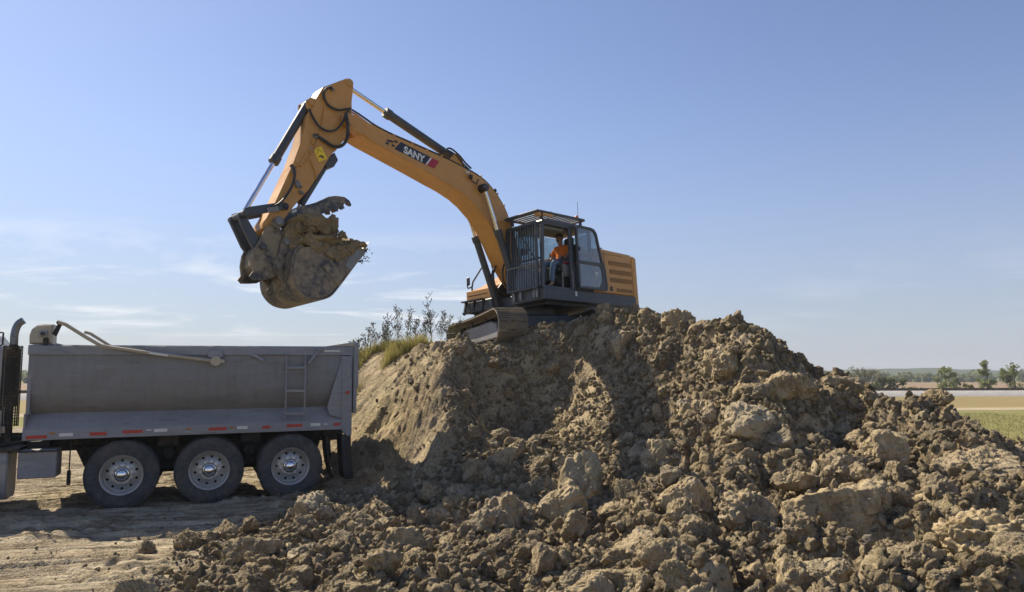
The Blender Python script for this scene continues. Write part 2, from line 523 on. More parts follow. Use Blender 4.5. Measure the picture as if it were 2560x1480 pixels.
def base_h(x, y):
    sh = x.shape
    x = x.ravel(); y = y.ravel()
    out = np.empty_like(x)
    for i in range(0, len(x), 20000):
        xs, ys = x[i:i + 20000], y[i:i + 20000]
        r2 = (xs[:, None] - _C[None, :, 0]) ** 2 + (ys[:, None] - _C[None, :, 1]) ** 2
        out[i:i + 20000] = _phi(r2) @ _W[:_n] + _W[_n] + _W[_n + 1] * xs + _W[_n + 2] * ys
    # settle on the level plain beyond the heap
    d = np.maximum.reduce([np.abs(x + .5) - 10.5, y - 26, 3.5 - y, np.zeros_like(x)])
    f = 1 - sstep(0, 4, d)
    out = np.maximum(out * f, -.02)
    return out.reshape(sh)
TRK_YAW = 0.3872
def rubble(x, y):
    """0 on the rolled haul road, 1 in the loose heap"""
    edge = -3.15 + .35 * vnoise(x * .8, y * .8, x * 0 + 3.1, 5) - .12 * np.maximum(0, 8.2 - y) + .55 * sstep(10, 13.5, y)
    return sstep(-.9, .7, x - edge)
def ridge_left(x, y):
    """the scraped left flank, finer than the tipped rubble"""
    return sstep(12.0, 12.8, y) * sstep(-.75, -1.3, x)
def pad(x, y):
    """the trodden pad under the excavator"""
    d = np.hypot(x - .3, y - 18.6)
    return sstep(3.2, 2.3, d)
def cutface(x, y):
    return sstep(1.5, .9, np.abs(x - .5) / 1.0 - .35) * sstep(12.9, 13.5, y) * sstep(15.6, 15.2, y)
def height(x, y):
    b = base_h(x, y)
    z0 = x * 0
    far = sstep(26, 21, y) * sstep(13, 10, np.abs(x))
    rb = rubble(x, y) * far
    fl = ridge_left(x, y); cf = cutface(x, y); pd = pad(x, y)
    wx = x + .10 * fbm(x * 2.2, y * 2.2, b * 2.2, 3, 11)
    wy = y + .10 * fbm(x * 2.2, y * 2.2, b * 2.2, 3, 12)
    sp = sstep(1.2, 2.2, x) * sstep(14.8, 13.8, y)
    big = caps(wx, wy, 1.05, 21) * .75 + caps(wx, wy, .55, 31) * .75
    med = caps(wx, wy + b * .6, .27, 41) * .8 + caps(wx, wy + b, .14, 51) * .75
    sml = caps(wx + b * .3, wy + b, .075, 61) * .7
    k_big = rb * (1 - .85 * fl) * (1 - .75 * cf) * (1 - pd) * (.75 + .35 * sp)
    k_med = rb * (1 - .48 * fl) * (1 - .6 * cf) * (1 - .7 * pd)
    h = b + (big - .17) * k_big + (med - .10) * k_med + (sml - .025) * rb * (1 - .3 * pd) * (1 - .05 * fl) * (1 - .35 * cf)
    # scraped flank: runnels down the slope
    ac = .86 * x - .5 * y + .12 * fbm(x * 1.1, y * 1.1, z0, 2, 70); al = .5 * x + .86 * y
    run = fbm(ac * 1.5, al * .55, z0, 3, 71, .55) * .17 + fbm(ac * 4.5, al * 1.3, z0, 3, 73) * .07 + fbm(ac * 9, al * 5, z0, 3, 75, .6, True) * .035
    run = run + .09 * sstep(.1, .5, fbm(x * 1.3, b * 1.6, z0, 3, 77))
    h = h + run * fl * rb
    h = h + fbm(x * 3, y * 3, b * 3, 4, 81) * .05 * rb * (1 - .7 * cf) * (1 - .5 * fl) + fbm(x * 13, y * 13, b * 9, 3, 83) * .016 * (.25 + .75 * rb + .5 * fl) * (1 - .6 * cf)
    # haul road: ruts and smears along the driving direction
    c, s = math.cos(TRK_YAW * .75), math.sin(TRK_YAW * .75)
    u = x * c + y * s; w = -x * s + y * c
    rd = (1 - rb) * sstep(24, 18, y)
    tw = w + .12 * vnoise(u * .25, w * .2, z0, 97)
    band = np.zeros_like(x)
    for c0, wd in ((9.15, .30), (9.75, .26), (10.55, .30), (11.3, .28), (8.45, .28), (7.75, .30), (12.6, .3)):
        e = np.abs(tw - c0) / (wd / 2)
        band = np.maximum(band, sstep(1.15, .8, e) * (1 + .35 * np.sin(u * 42 + 9 * np.abs(e))) * sstep(-.35, .25, vnoise(u * .5, w * 0 + c0, z0, 98)))
        band = np.maximum(band, -1.1 * sstep(.5, 0, np.abs(e - 1.45)))
    h = h + rd * (fbm(u * .30, w * 4.2, z0, 4, 91) * .045 + fbm(u * .8, w * 15, z0, 3, 92) * .020 - .028 * band
                  + .06 * sstep(.15, .6, fbm(u * 1.2, w * 2.5, z0, 3, 95)) * (.4 + .6 * vnoise(u * 9, w * 9, z0, 96)))
    return np.maximum(h, -.07)
M_SOIL = soil('clay_soil')
M_CLOD = soil('clay_clod', True, (1.05, 1.04, 1.02))
def axis_pts(segs):
    out = []
    for a, b, s in segs:
        n = max(1, int(round((b - a) / s)))
        out.append(np.linspace(a, b, n, endpoint=False))
    out.append([segs[-1][1]])
    return np.concatenate(out)
gx = axis_pts([(-26, -14, .8), (-14, -9, .2), (-9, -7.2, .05), (-7.2, 7.6, .028), (7.6, 10, .07), (10, 15, .3), (15, 24, .9)])
gy = axis_pts([(1.5, 4.5, .2), (4.5, 6, .05), (6, 16.2, .028), (16.2, 18, .05), (18, 24, .12), (24, 34, .5)])
GX, GY = np.meshgrid(gx, gy)
GZ = height(GX, GY)
edge = np.maximum.reduce([sstep(-22, -26, GX), sstep(9.2, 11, GX - .25 * (9 - GY).clip(0)), sstep(3, 1.5, GY), sstep(30, 34, GY)])
GZ = GZ * (1 - edge) - .25 * edge
ny_, nx_ = GX.shape
def grid_mesh(name, X, Y, Z, mat):
    ny, nx = X.shape
    me = bpy.data.meshes.new(name)
    me.vertices.add(nx * ny)
    me.vertices.foreach_set('co', np.stack([X, Y, Z], -1).astype(np.float32).ravel())
    i = np.arange((ny - 1) * (nx - 1)); r = i // (nx - 1); c = i % (nx - 1); a = r * nx + c
    q = np.stack([a, a + 1, a + nx + 1, a + nx], -1).astype(np.int32)
    me.loops.add(q.size); me.loops.foreach_set('vertex_index', q.ravel())
    me.polygons.add(len(q)); me.polygons.foreach_set('loop_start', np.arange(len(q), dtype=np.int32) * 4)
    me.update(calc_edges=True)
    me.polygons.foreach_set('use_smooth', np.ones(len(q), bool))
    me.materials.append(mat)
    me.update()
    return me
mound = tag(link('dirt_mound', grid_mesh('dirt_mound', GX, GY, GZ, M_SOIL)), 'heap of tipped brown clay with a haul road at its foot', None, None, 'structure')

# ---- clods
def ico(sub):
    bm = bmesh.new()
    bmesh.ops.create_icosphere(bm, subdivisions=sub, radius=1)
    v = np.array([x.co[:] for x in bm.verts]); f = [tuple(q.index for q in p.verts) for p in bm.faces]
    bm.free()
    return v, f
ICO = {s: ico(s) for s in (3, 4, 5, 6)}
def clod_mesh(name, seed, sub=5, rough=1.0, aspect=None, planes=(9, 16), hr=(.5, .9), k=.022):
    """a broken lump of clay: cut faces, crumbly patches, cracks; the detail is laid on after the proportions"""
    v, f = ICO[sub]
    r_ = np.random.default_rng(seed)
    d = v.copy()
    rad = np.full(len(v), 1.0)
    for i in range(r_.integers(*planes)):
        n = r_.normal(size=3); n /= np.linalg.norm(n)
        h = r_.uniform(*hr)
        t = d @ n
        lim = np.where(t > 1e-3, h / np.maximum(t, 1e-3), 9)
        rad = -k * np.log(np.exp(-rad / k) + np.exp(-lim / k))
    asp = np.array(aspect if aspect is not None else (1, r_.uniform(.7, .95), r_.uniform(.6, .85)))
    p = d * rad[:, None] * asp
    nrm = d / asp; nrm /= np.linalg.norm(nrm, axis=1)[:, None]
    o = seed * 3.17
    x, y, z = p.T
    lump = fbm(x * 1.6 + o, y * 1.6, z * 1.6, 3, seed) * .12
    mask = sstep(-.25, .35, vnoise(x * 1.3 + o, y * 1.3 + 4, z * 1.3, seed + 9) + .45 * z + .12)
    cr = fbm(x * 4 + o, y * 4, z * 4, 4, seed + 3, .6, True) * .075
    fin = fbm(x * 10 + o, y * 10, z * 10, 3, seed + 5, .6) * .05
    crack = -np.clip(.10 - np.abs(vnoise(x * 2.1 + o, y * 2.1, z * 2.1, seed + 7)), 0, .1) * .9
    w1 = np.sqrt(np.clip(1 - worley(x * 3.4 + o + fin * 2, y * 3.4 + fin * 2, z * 3.4, seed + 11) ** 2, 0, 1)) - .75
    w2 = np.sqrt(np.clip(1 - worley(x * 8 + o, y * 8, z * 8, seed + 13) ** 2, 0, 1)) - .75
    disp = lump + rough * (mask * (cr * .5 + fin * .9 + w1 * .28 + w2 * .15) + (1 - mask) * (fin * .2 + w1 * .04)) + crack
    p = p + nrm * disp[:, None]
    me = bpy.data.meshes.new(name)
    me.from_pydata(p.tolist(), [], f)
    me.polygons.foreach_set('use_smooth', [True] * len(f))
    me.materials.append(M_CLOD)
    me.update()
    return me
ASP = [(1, .9, .85), (1, .8, .95), (1, .95, .75), (1, .85, 1.0), (1, 1, .8), (1, .8, .8), (1.5, 1.1, .7), (1.6, 1.2, .75), (1.35, 1, .8), (1.7, 1.1, .8)]
BIG = [clod_mesh('clod_mesh', 100 + i, 6, *((1.2, ASP[i]) if i % 2 == 0 else (.6, ASP[i], (6, 9), (.48, .8), .012))) for i in range(10)]
MEDM = [clod_mesh('clod_mesh', 200 + i, 5, 1.1, None, (8, 14), (.45, .85), .016) for i in range(14)]
SML = [clod_mesh('crumb_mesh', 300 + i, 3, .8, None, (9, 15), (.42, .8), .010) for i in range(10)]
def hz(x, y):
    return float(height(np.array([x], float), np.array([y], float))[0])
def hzs(x, y):
    return height(np.asarray(x, float), np.asarray(y, float))

# named large clods: x, y, size (x, y, z), turn, sink, label
BIGCLODS = [
    (3.29,14.59,0.362,0.357,0.352,-0.33,0.50,'angular clod standing on the skyline right of the excavator'),
    (0.63,9.30,0.303,0.344,0.385,-0.21,0.35,'broad-faced clod with flat broken sides, left of centre in the rubble'),
    (-0.09,9.17,0.486,0.487,0.488,0.24,-0.20,'broad crumbly lump beside the broad-faced clod'),
    (3.44,7.83,0.676,0.499,0.322,0.07,0.10,'long cracked slab of clay across the right foreground'),
    (4.09,6.57,0.403,0.376,0.349,-0.32,0.10,'huge rounded clod at the right edge of the picture'),
    (5.16,8.59,0.552,0.433,0.314,-0.05,0.00,'wide flat slab above the rounded clod at the right edge'),
    (4.45,7.81,0.228,0.240,0.251,-0.02,0.35,'rounded clod between the wide flat slab and the huge rounded clod'),
    (4.59,9.34,0.325,0.319,0.312,-0.27,0.30,'upper of two big clods on the right shoulder of the heap'),
    (3.90,8.95,0.252,0.246,0.240,0.19,0.30,'lower of two big clods on the right shoulder of the heap'),
    (-0.03,12.14,0.287,0.327,0.366,-0.31,0.30,'square crumbly block at the foot of the dark hollow'),
    (-0.56,11.85,0.241,0.248,0.255,-0.09,0.30,'round clod at the left foot of the dark hollow'),
    (1.04,11.10,0.373,0.461,0.548,0.01,-0.05,'tall upright lump below the dark hollow'),
    (2.24,11.24,0.347,0.399,0.451,-0.06,-0.10,'blocky clod low on the lit spur'),
    (1.99,8.68,0.302,0.325,0.348,0.07,0.25,'leaning block below the lit spur'),
    (1.42,9.33,0.189,0.235,0.282,0.19,0.30,'small upright clod between the tall lump and the leaning slab'),
    (1.24,7.51,0.316,0.303,0.291,0.37,0.20,'big crumbly clod in the middle of the near rubble'),
    (2.45,7.87,0.327,0.316,0.305,-0.17,0.25,'uneven clod left of the long cracked slab'),
    (3.30,8.86,0.329,0.277,0.225,0.12,0.25,'low clod above the uneven clod'),
    (-3.77,9.06,0.235,0.197,0.158,0.16,0.45,'oval clod lying at the left tip of the rubble'),
    (-2.89,8.70,0.303,0.257,0.210,-0.17,0.35,'long tilted clod right of the oval clod'),
    (-4.23,8.82,0.130,0.118,0.107,-0.40,0.50,'small round clod left of the oval clod'),
    (-3.34,7.30,0.238,0.193,0.147,0.38,0.35,'blunt clod at the bottom edge in the lit road'),
    (-2.53,10.15,0.410,0.361,0.312,-0.16,0.25,'shadowed boulder-like clod behind the truck flaps'),
    (0.97,6.72,0.339,0.282,0.224,-0.15,0.20,'rounded clod at the bottom edge left of centre of the heap'),
    (3.29,6.19,0.215,0.228,0.240,0.31,0.30,'crumbly clod near the bottom right corner'),
    (2.60,6.23,0.245,0.226,0.208,0.07,0.20,'upright clod at the bottom edge below the long slab'),
    (4.10,10.89,0.404,0.355,0.306,-0.02,-0.05,'block jutting from the right end of the spur'),
    (5.35,11.97,0.405,0.307,0.209,0.22,0.40,'flat-topped clod on the skyline right of the spur'),
    (3.38,11.76,0.396,0.395,0.393,-0.38,-0.25,'knobbly lump near the top of the lit spur'),
    (2.86,11.30,0.381,0.387,0.393,0.17,-0.15,'angular block halfway down the lit spur'),
    (3.33,10.34,0.406,0.403,0.401,-0.10,-0.25,'large lobed lump on the right flank of the lit spur'),
    (2.20,14.70,0.496,0.474,0.453,-0.33,-0.20,'weathered lump at the top of the heap right of the tracks'),
    (-1.32,7.71,0.148,0.152,0.155,0.13,0.30,'small clod alone in the crumbs before the hollow'),
    (-2.07,7.41,0.167,0.158,0.149,0.35,0.30,'half-buried clod in the crumbs near the bottom left')]
def place_clod(name, me, x, y, z, s, rot, parent=None):
    return link(name, me, parent, (x, y, z), rot, s)
for i, (x, y, sx, sy, sz, rz, sink, lab) in enumerate(BIGCLODS):
    slab = sx / sz > 1.3
    q = (6 + i % 4) if slab else (i * 5) % 6
    s = sx / ASP[q][0]
    o = place_clod('dirt_clod', BIG[q], x, y, float(base_h(np.array([x]), np.array([y]))[0]) + sz * sink * .8, (s, s * random.uniform(.9, 1.1), s * random.uniform(.92, 1.08) if slab else sz * 1.05),
                   (random.uniform(-.35, .35), random.uniform(-.35, .35), rz if slab else random.uniform(0, 6.28)))
    tag(o, lab, 'clod', 'large dirt clods')
# clods of the heap that can still be told apart
def density(x, y, z):
    rb = rubble(x, y)
    return rb * (1 - .97 * ridge_left(x, y)) * (1 - .97 * pad(x, y)) * (1 - .75 * cutface(x, y))
def cand(n, xr, yr):
    x = rng.uniform(*xr, n); y = rng.uniform(*yr, n)
    k = rng.uniform(0, 1, n) < density(x, y, 0)
    return x[k], y[k]
px, py = cand(1500, (-5, 7.5), (5.6, 16.5))
pr = .085 + .15 * rng.uniform(0, 1, len(px)) ** 2.0
order = np.argsort(-pr)
kept = []
for i in order:
    if all((px[i] - a) ** 2 + (py[i] - b) ** 2 > (.62 * (pr[i] + c)) ** 2 for a, b, c in kept):
        kept.append((px[i], py[i], pr[i]))
    if len(kept) >= 290: break
kz = hzs([k[0] for k in kept], [k[1] for k in kept])
for i, (x, y, r) in enumerate(kept):
    s = [r * random.uniform(.8, 1.25) for _ in range(3)]
    place_clod('clod', MEDM[i % len(MEDM)], x, y, float(kz[i]) + s[2] * random.uniform(-.25, .3), s,
               (random.uniform(-.7, .7), random.uniform(-.7, .7), random.uniform(0, 6.28)), mound)
# crumbs: too many to count, one object
N = 90000
cx_, cy_ = cand(N, (-6.5, 8), (5.2, 17))
w = rng.uniform(0, 1, len(cx_))
cr_ = .022 + .085 * w ** 5
nr = 1100     # a thin scatter on the road
rx = rng.uniform(-9, -2.5, nr); ry = rng.uniform(5.5, 13, nr)
rr = .010 + .035 * rng.uniform(0, 1, nr) ** 4
kk = rng.uniform(0, 1, nr) < .25 + .75 * np.exp(-(np.abs(rx + 3.2)) / 1.3)
cx_ = np.r_[cx_, rx[kk]]; cy_ = np.r_[cy_, ry[kk]]; cr_ = np.r_[cr_, rr[kk]]
nf = 4500    # fine litter on the scraped flank and the rim
fx = -4 + 7 * rng.uniform(0, 1, nf) ** .8; fy = rng.uniform(12.2, 17.2, nf)
fk = rng.uniform(0, 1, nf) > .9 * ridge_left(fx, fy)
fx, fy = fx[fk], fy[fk]
cx_ = np.r_[cx_, fx]; cy_ = np.r_[cy_, fy]; cr_ = np.r_[cr_, .018 + .055 * rng.uniform(0, 1, len(fx)) ** 4]
cz_ = hzs(cx_, cy_)
me = bpy.data.meshes.new('loose_dirt')
me.vertices.add(len(cx_))
me.vertices.foreach_set('co', np.stack([cx_, cy_, cz_ + cr_ * .25], -1).astype(np.float32).ravel())
def attr(me, name, typ, data):
    a = me.attributes.new(name, typ, 'POINT')
    a.data.foreach_set('vector' if typ == 'FLOAT_VECTOR' else 'value', data.ravel())
attr(me, 'siz', 'FLOAT_VECTOR', (cr_[:, None] * rng.uniform(.75, 1.3, (len(cr_), 3))).astype(np.float32))
attr(me, 'rot', 'FLOAT_VECTOR', rng.uniform(-3, 3, (len(cr_), 3)).astype(np.float32))
attr(me, 'pick', 'INT', rng.integers(0, len(SML), len(cr_)).astype(np.int32))
crumbs = tag(link('loose_dirt', me), 'loose crumbs of clay strewn over the heap and road', None, None, 'stuff')
# eight crumbs lie on the road as things of the heap; their meshes are what the scatter repeats
seed_objs = []
for i, me_ in enumerate(SML):
    x = -2.9 + .47 * i + .2 * math.sin(i * 5.1); y = 7.0 + .5 * math.sin(i * 2.3)
    seed_objs.append(place_clod('crumb', me_, x, y, hz(x, y) + .02, (.05, .06, .045), (.3 * i, .2, i), mound))
ng = bpy.data.node_groups.new('scatter', 'GeometryNodeTree')
ng.interface.new_socket('Geometry', in_out='INPUT', socket_type='NodeSocketGeometry')
ng.interface.new_socket('Geometry', in_out='OUTPUT', socket_type='NodeSocketGeometry')
gi = ng.nodes.new('NodeGroupInput'); go = ng.nodes.new('NodeGroupOutput')
iop = ng.nodes.new('GeometryNodeInstanceOnPoints')
jn = ng.nodes.new('GeometryNodeJoinGeometry')
for o in reversed(seed_objs):
    oi = ng.nodes.new('GeometryNodeObjectInfo')
    oi.transform_space = 'ORIGINAL'
    oi.inputs['Object'].default_value = o
    oi.inputs['As Instance'].default_value = True
    ng.links.new(oi.outputs['Geometry'], jn.inputs[0])
def named(n, t):
    a = ng.nodes.new('GeometryNodeInputNamedAttribute'); a.data_type = t; a.inputs['Name'].default_value = n
    return a.outputs['Attribute']
ng.links.new(gi.outputs[0], iop.inputs['Points'])
ng.links.new(jn.outputs[0], iop.inputs['Instance'])
iop.inputs['Pick Instance'].default_value = True
ng.links.new(named('pick', 'INT'), iop.inputs['Instance Index'])
e2r = ng.nodes.new('FunctionNodeEulerToRotation')
ng.links.new(named('rot', 'FLOAT_VECTOR'), e2r.inputs[0])
ng.links.new(e2r.outputs[0], iop.inputs['Rotation'])
ng.links.new(named('siz', 'FLOAT_VECTOR'), iop.inputs['Scale'])
ng.links.new(iop.outputs[0], go.inputs[0])
crumbs.modifiers.new('scatter', 'NODES').node_group = ng

# ------------------------------------------------------------------ dump truck (x rearward, y away from the camera, z up)
def bed_paint(name, base, dust, low, scuff):
    """worn bed paint: brown dust caked low on the wall, rubbed streaks, dents"""
    m, nt, b = newmat(name)
    k = NT(nt)
    g = k.n('ShaderNodeTexCoord').outputs['Object']
    z = k.n('ShaderNodeSeparateXYZ', {0: g}).outputs[2]
    n1 = k.noise(g, 1.1, 6, .6, .5)
    st = k.noise(k.n('ShaderNodeMapping', {'Vector': g, 'Scale': (5.5, 1, .5)}).outputs[0], 2.2, 6, .65)
    hs_ = k.noise(k.n('ShaderNodeMapping', {'Vector': g, 'Scale': (.7, 1, 5)}).outputs[0], 2.4, 6, .62, 1.2)
    f = k.noise(g, 24, 5, .65)
    c_ = k.mix(k.rng(n1, .3, .7), tuple(x * .84 for x in base), tuple(x * 1.14 for x in base))
    c_ = k.mix(k.math('MULTIPLY', k.rng(k.math('ADD', k.math('MULTIPLY', z, -1.0), k.math('MULTIPLY', n1, .8)), -1.75, -1.15), low), c_, dust)
    c_ = k.mix(k.math('MULTIPLY', k.rng(st, .50, .68), .22), c_, tuple(x * .6 for x in dust))
    c_ = k.mix(k.math('MULTIPLY', k.rng(hs_, .58, .66), scuff), c_, (.36, .34, .31))
    c_ = k.mix(k.math('MULTIPLY', k.rng(hs_, .40, .33), .4), c_, (.06, .057, .055))
    c_ = k.mix(k.math('MULTIPLY', k.rng(f, .60, .70), .45), c_, (.12, .075, .045))
    nt.links.new(c_, b.inputs['Base Color'])
    nt.links.new(k.rng(n1, .3, .7, .45, .7), b.inputs['Roughness'])
    nrm = k.bump(k.noise(g, 2.1, 2, .5), .8, .10)
    nrm = k.bump(hs_, .4, .006, nrm)
    nt.links.new(nrm, b.inputs['Normal'])
    return m
M_GREY = bed_paint('truck_wall_paint', (.205, .213, .232), (.175, .155, .128), .6, .22)
M_GREYC = bed_paint('truck_rail_paint', (.24, .25, .278), (.28, .25, .21), .3, .4)
M_CHASS = paint('chassis_black', (.022, .021, .02), .75, .0, .6, 3, .2, .004)
M_TYRE = paint('tyre_rubber', (.050, .051, .057), .82, .0, .6, 2.6, .25, .006, (.20, .17, .13), lo=.42, hi=.74)
M_ALU = paint('wheel_aluminium', (.50, .49, .47), .42, .75, .45, 5, .08, .002, (.22, .17, .11))
M_CHROME = paint('chrome', (.85, .85, .86), .10, 1.0, .06, 4, .02)
M_PIPE = paint('exhaust_steel', (.16, .165, .19), .3, .9, .2, 4, .1)
M_BEIGE = paint('tarp_gear_beige', (.42, .37, .29), .5, .25, .4, 3, .1)
M_RED = paint('reflector_red', (.45, .03, .02), .35, 0, .35, 9, .1)
M_WHITE = paint('reflector_white', (.62, .62, .60), .35, 0, .25, 9, .06)
M_AMBER = paint('marker_amber', (.5, .2, .02), .3, 0, .3, 9, .1)
M_DARKRUB = paint('flap_rubber', (.035, .035, .037), .8, 0, .6, 2.2, .15, .004, (.17, .13, .09))
M_STEELG = paint('galvanised', (.30, .30, .30), .5, .3, .4, 3, .1)

trk_tilt = -0.0098
truck = empty('dump_truck', (-6.028, 11.665, -.028), (0, trk_tilt, TRK_YAW))
tag(truck, 'grey tri-axle dump truck parked beside the mound, its bed under the bucket', 'truck')
BW = 2.5
BX0, BX1 = -1.33, 3.34
def side_profile(pts, th):
    """open polyline (y, z) thickened inwards"""
    P = [Vector(p) for p in pts]
    o = []
    for i, p in enumerate(P):
        d = (P[min(i + 1, len(P) - 1)] - P[max(i - 1, 0)]).normalized()
        o.append((p.x - d.y * th, p.y + d.x * th))
    return [tuple(p) for p in P] + o[::-1]
wall_pts = [(.055, 2.38), (.06, 2.2), (.075, 2.0), (.10, 1.82), (.145, 1.66), (.205, 1.555), (.27, 1.50)]
for side in (0, 1):
    fy = (lambda y: y) if side == 0 else (lambda y: BW - y)
    sg = 1 if side == 0 else -1
    prof = [(fy(a), b) for a, b in side_profile(wall_pts, -.02)]
    sw = MB().prism(prof, BX0 + .01, BX1 + .02, axes='yz').build('side_wall', M_GREY, truck)
    MB().prism([(fy(a), b) for a, b in [(0, 2.385), (.10, 2.37), (.13, 2.40), (.13, 2.53), (.02, 2.535), (0, 2.515)]], BX0, BX1 + .16, .006, 'yz').build('top_rail', M_GREYC, truck)
    MB().prism([(fy(a), b) for a, b in [(.26, 1.515), (.015, 1.275), (0, 1.25), (0, 1.11), (.03, 1.105), (.03, 1.235), (.26, 1.475)]], BX0 - .01, BX1 + .01, 0, 'yz').build('fender', M_GREYC, truck)
    MB().prism([(BX1 - .01, 2.37), (3.515, 2.37), (3.52, 1.0), (3.45, .985), (BX1, 1.10)], fy(-.012), fy(.14), .012).build('rear_post', M_GREYC, truck)
    MB().prism([(BX0 + .02, 1.5), (BX0 + .02, 1.12), (BX0 - .01, 1.12), (BX0 - .01, 1.5)], fy(.03), fy(.3), .004).build('fender_end', M_GREYC, truck)
    # gusset by the rear post
    MB().prism([(3.15, 1.36), (3.10, 1.50), (BX1 + .01, 2.36), (BX1 + .01, 1.30)], *sorted((fy(.005), fy(.035)))).build('gusset', M_GREYC, truck)
    # mud flaps: one continuous sheet each
    def flap(path, cols, drop, bow):
        nz_ = 7
        v = []; f_ = []
        for r in range(nz_):
            t = r / (nz_ - 1)
            for (x, y) in cols:
                v.append((x + bow * t * t, fy(y), path - drop * t))
        m_ = len(cols)
        for r in range(nz_ - 1):
            for q in range(m_ - 1):
                f_.append((r * m_ + q, r * m_ + q + 1, (r + 1) * m_ + q + 1, (r + 1) * m_ + q))
        o_ = MB().add(v, f_).build('mud_flap', M_DARKRUB, truck)
        o_.modifiers.new('thickness', 'SOLIDIFY').thickness = .014
    flap(1.02, [(3.52, .06), (3.40, .02), (3.36, .05), (3.36, .30), (3.36, .58)], .76, .06)
    flap(1.00, [(3.12, .04), (3.12, .33), (3.12, .62)], .70, .11)
MB().box(((BX0 + BX1) / 2, BW / 2, 1.47), (BX1 - BX0, BW - .5, .05)).build('bed_floor', M_GREY, truck)
MB().box((BX0 + .03, BW / 2, 2.0), (.05, BW - .1, 1.04), None, .01).build('headboard', M_GREYC, truck)
tg = MB().box((3.57, BW / 2, 1.98), (.06, BW + .02, 1.2), None, .012)
for y in (.25, .75, 1.25, 1.75, 2.25): tg.box((3.61, y, 1.98), (.05, .08, 1.12), None, .01)
tg.box((3.585, .03, 2.20), (.085, .09, .80), None, .02).box((3.585, BW - .03, 2.20), (.085, .09, .80), None, .02)
tailgate = tg.build('tailgate', M_GREYC, truck)
MB().prism([(3.06, 2.535), (3.46, 2.60), (3.60, 2.615), (3.60, 2.535)], .01, .10, .01).build('tailgate_top', M_BEIGE, tailgate)
MB().box((3.17, -.006, 2.455), (.26, .010, .03)).build('light_strip', M_WHITE, truck)
MB().box((3.45, -.022, 2.10), (.045, .02, .17), None, .008).build('latch', M_STEELG, truck)
MB().cyl((3.44, -.012, 1.74), (3.44, -.028, 1.74), .032, n=14).build('side_marker', M_RED, truck)
# reflective tape along the lip
for x0, x1, z, m in ((-1.29, -1.02, 1.165, M_RED), (-.86, -.68, 1.185, M_WHITE), (-.46, -.23, 1.185, M_RED), (-.01, .27, 1.20, M_RED), (.43, .62, 1.205, M_WHITE),
                     (1.23, 1.50, 1.20, M_RED), (1.66, 1.82, 1.205, M_WHITE), (2.05, 2.18, 1.20, M_RED), (2.44, 2.69, 1.21, M_RED), (2.83, 2.99, 1.215, M_WHITE), (3.21, 3.32, 1.21, M_RED)):
    MB().box(((x0 + x1) / 2, -.004, z - .01), (x1 - x0, .006, .048), Euler((0, random.uniform(-.02, .02), 0))).build('reflector', m, truck)
for x, m in ((-.95, M_AMBER), (.36, M_WHITE), (.93, M_AMBER), (1.58, M_AMBER), (3.08, M_WHITE)):
    MB().sphere((x, -.004, 1.205), .05, 10, 6, (1, .25, .28)).build('marker_light', m, truck)
# ladder
lad = MB()
for x in (2.41, 2.72):
    lad.tube([(x, .02, 2.40), (x, -.03, 2.34), (x, -.03, 1.62), (x, -.02, 1.29)], .016, 8)
ladder = lad.build('ladder', M_GREYC, truck)
for z in (2.17, 1.78, 1.40):
    MB().box((2.565, -.03, z), (.30, .035, .045), None, .006).build('rung', M_GREYC, ladder)
MB().box((1.95, -.012, 2.345), (.22, .03, .055), Euler((0, .5, 0)), .01).build('bracket', M_GREYC, truck)
MB().box((2.87, -.02, 2.375), (.36, .03, .05), Euler((0, -.93, 0)), .01).build('bracket', M_GREYC, truck)
MB().box((2.20, -.012, 2.405), (.5, .02, .03), None, .006).build('hinge_bar', M_GREYC, truck)
# tarp gear
hsg = MB().prism([(-1.33, 2.55), (-1.335, 2.68), (-1.31, 2.77), (-1.24, 2.835), (-1.15, 2.85), (-1.03, 2.85), (-1.03, 2.55)], .05, .42, .02).build('tarp_housing', M_BEIGE, truck)
MB().box((-1.15, .035, 2.70), (.12, .03, .10), None, .01).build('motor_plate', M_STEELG, hsg)
MB().cyl((-1.15, .02, 2.70), (-1.15, -.03, 2.70), .03, n=12).build('motor', M_CHASS, hsg)
MB().box((-1.11, .03, 2.58), (.07, .06, .12), None, .012).build('motor_bracket', M_CHASS, hsg)
for y, nm in ((-.055, 'near'), (BW + .055, 'far')):
    a = MB().tube([(-.95, y, 2.875), (-.85, y, 2.845), (-.55, y, 2.64), (-.36, y, 2.525), (-.22, y, 2.495), (.4, y, 2.40), (1.27, y, 2.285)], .028, 8)
    arm = a.build('tarp_arm', M_BEIGE, truck)
    MB().cyl((1.30, y + .03, 2.28), (1.30, y - .03, 2.28), .085, n=20, b=.012).box((1.40, y, 2.28), (.07, .05, .06), None, .01).build('pivot', M_BEIGE, arm)
    MB().box((1.29, y + .035, 2.40), (.23, .03, .12), None, .01).build('pivot_plate', M_GREYC, arm)
    if nm == 'near':
        MB().box((.45, y - .029, 2.394), (.28, .004, .036), Euler((0, .148, 0))).build('sticker', M_WHITE, arm)
MB().tube([(-.94, -.05, 2.87), (-.94, .10, 2.87)], .035, 10).build('roller_hub', M_CHASS, truck)
MB().tube([(-1.2, .40, 2.575), (-1.2, BW - .1, 2.575)], .045, 10).build('tarp_roller', M_CHASS, truck)
MB().prism([(-1.03, 2.70), (-.93, 2.90), (-.89, 2.88), (-.97, 2.66)], -.03, .02, .005).build('roller_bracket', M_CHASS, truck)
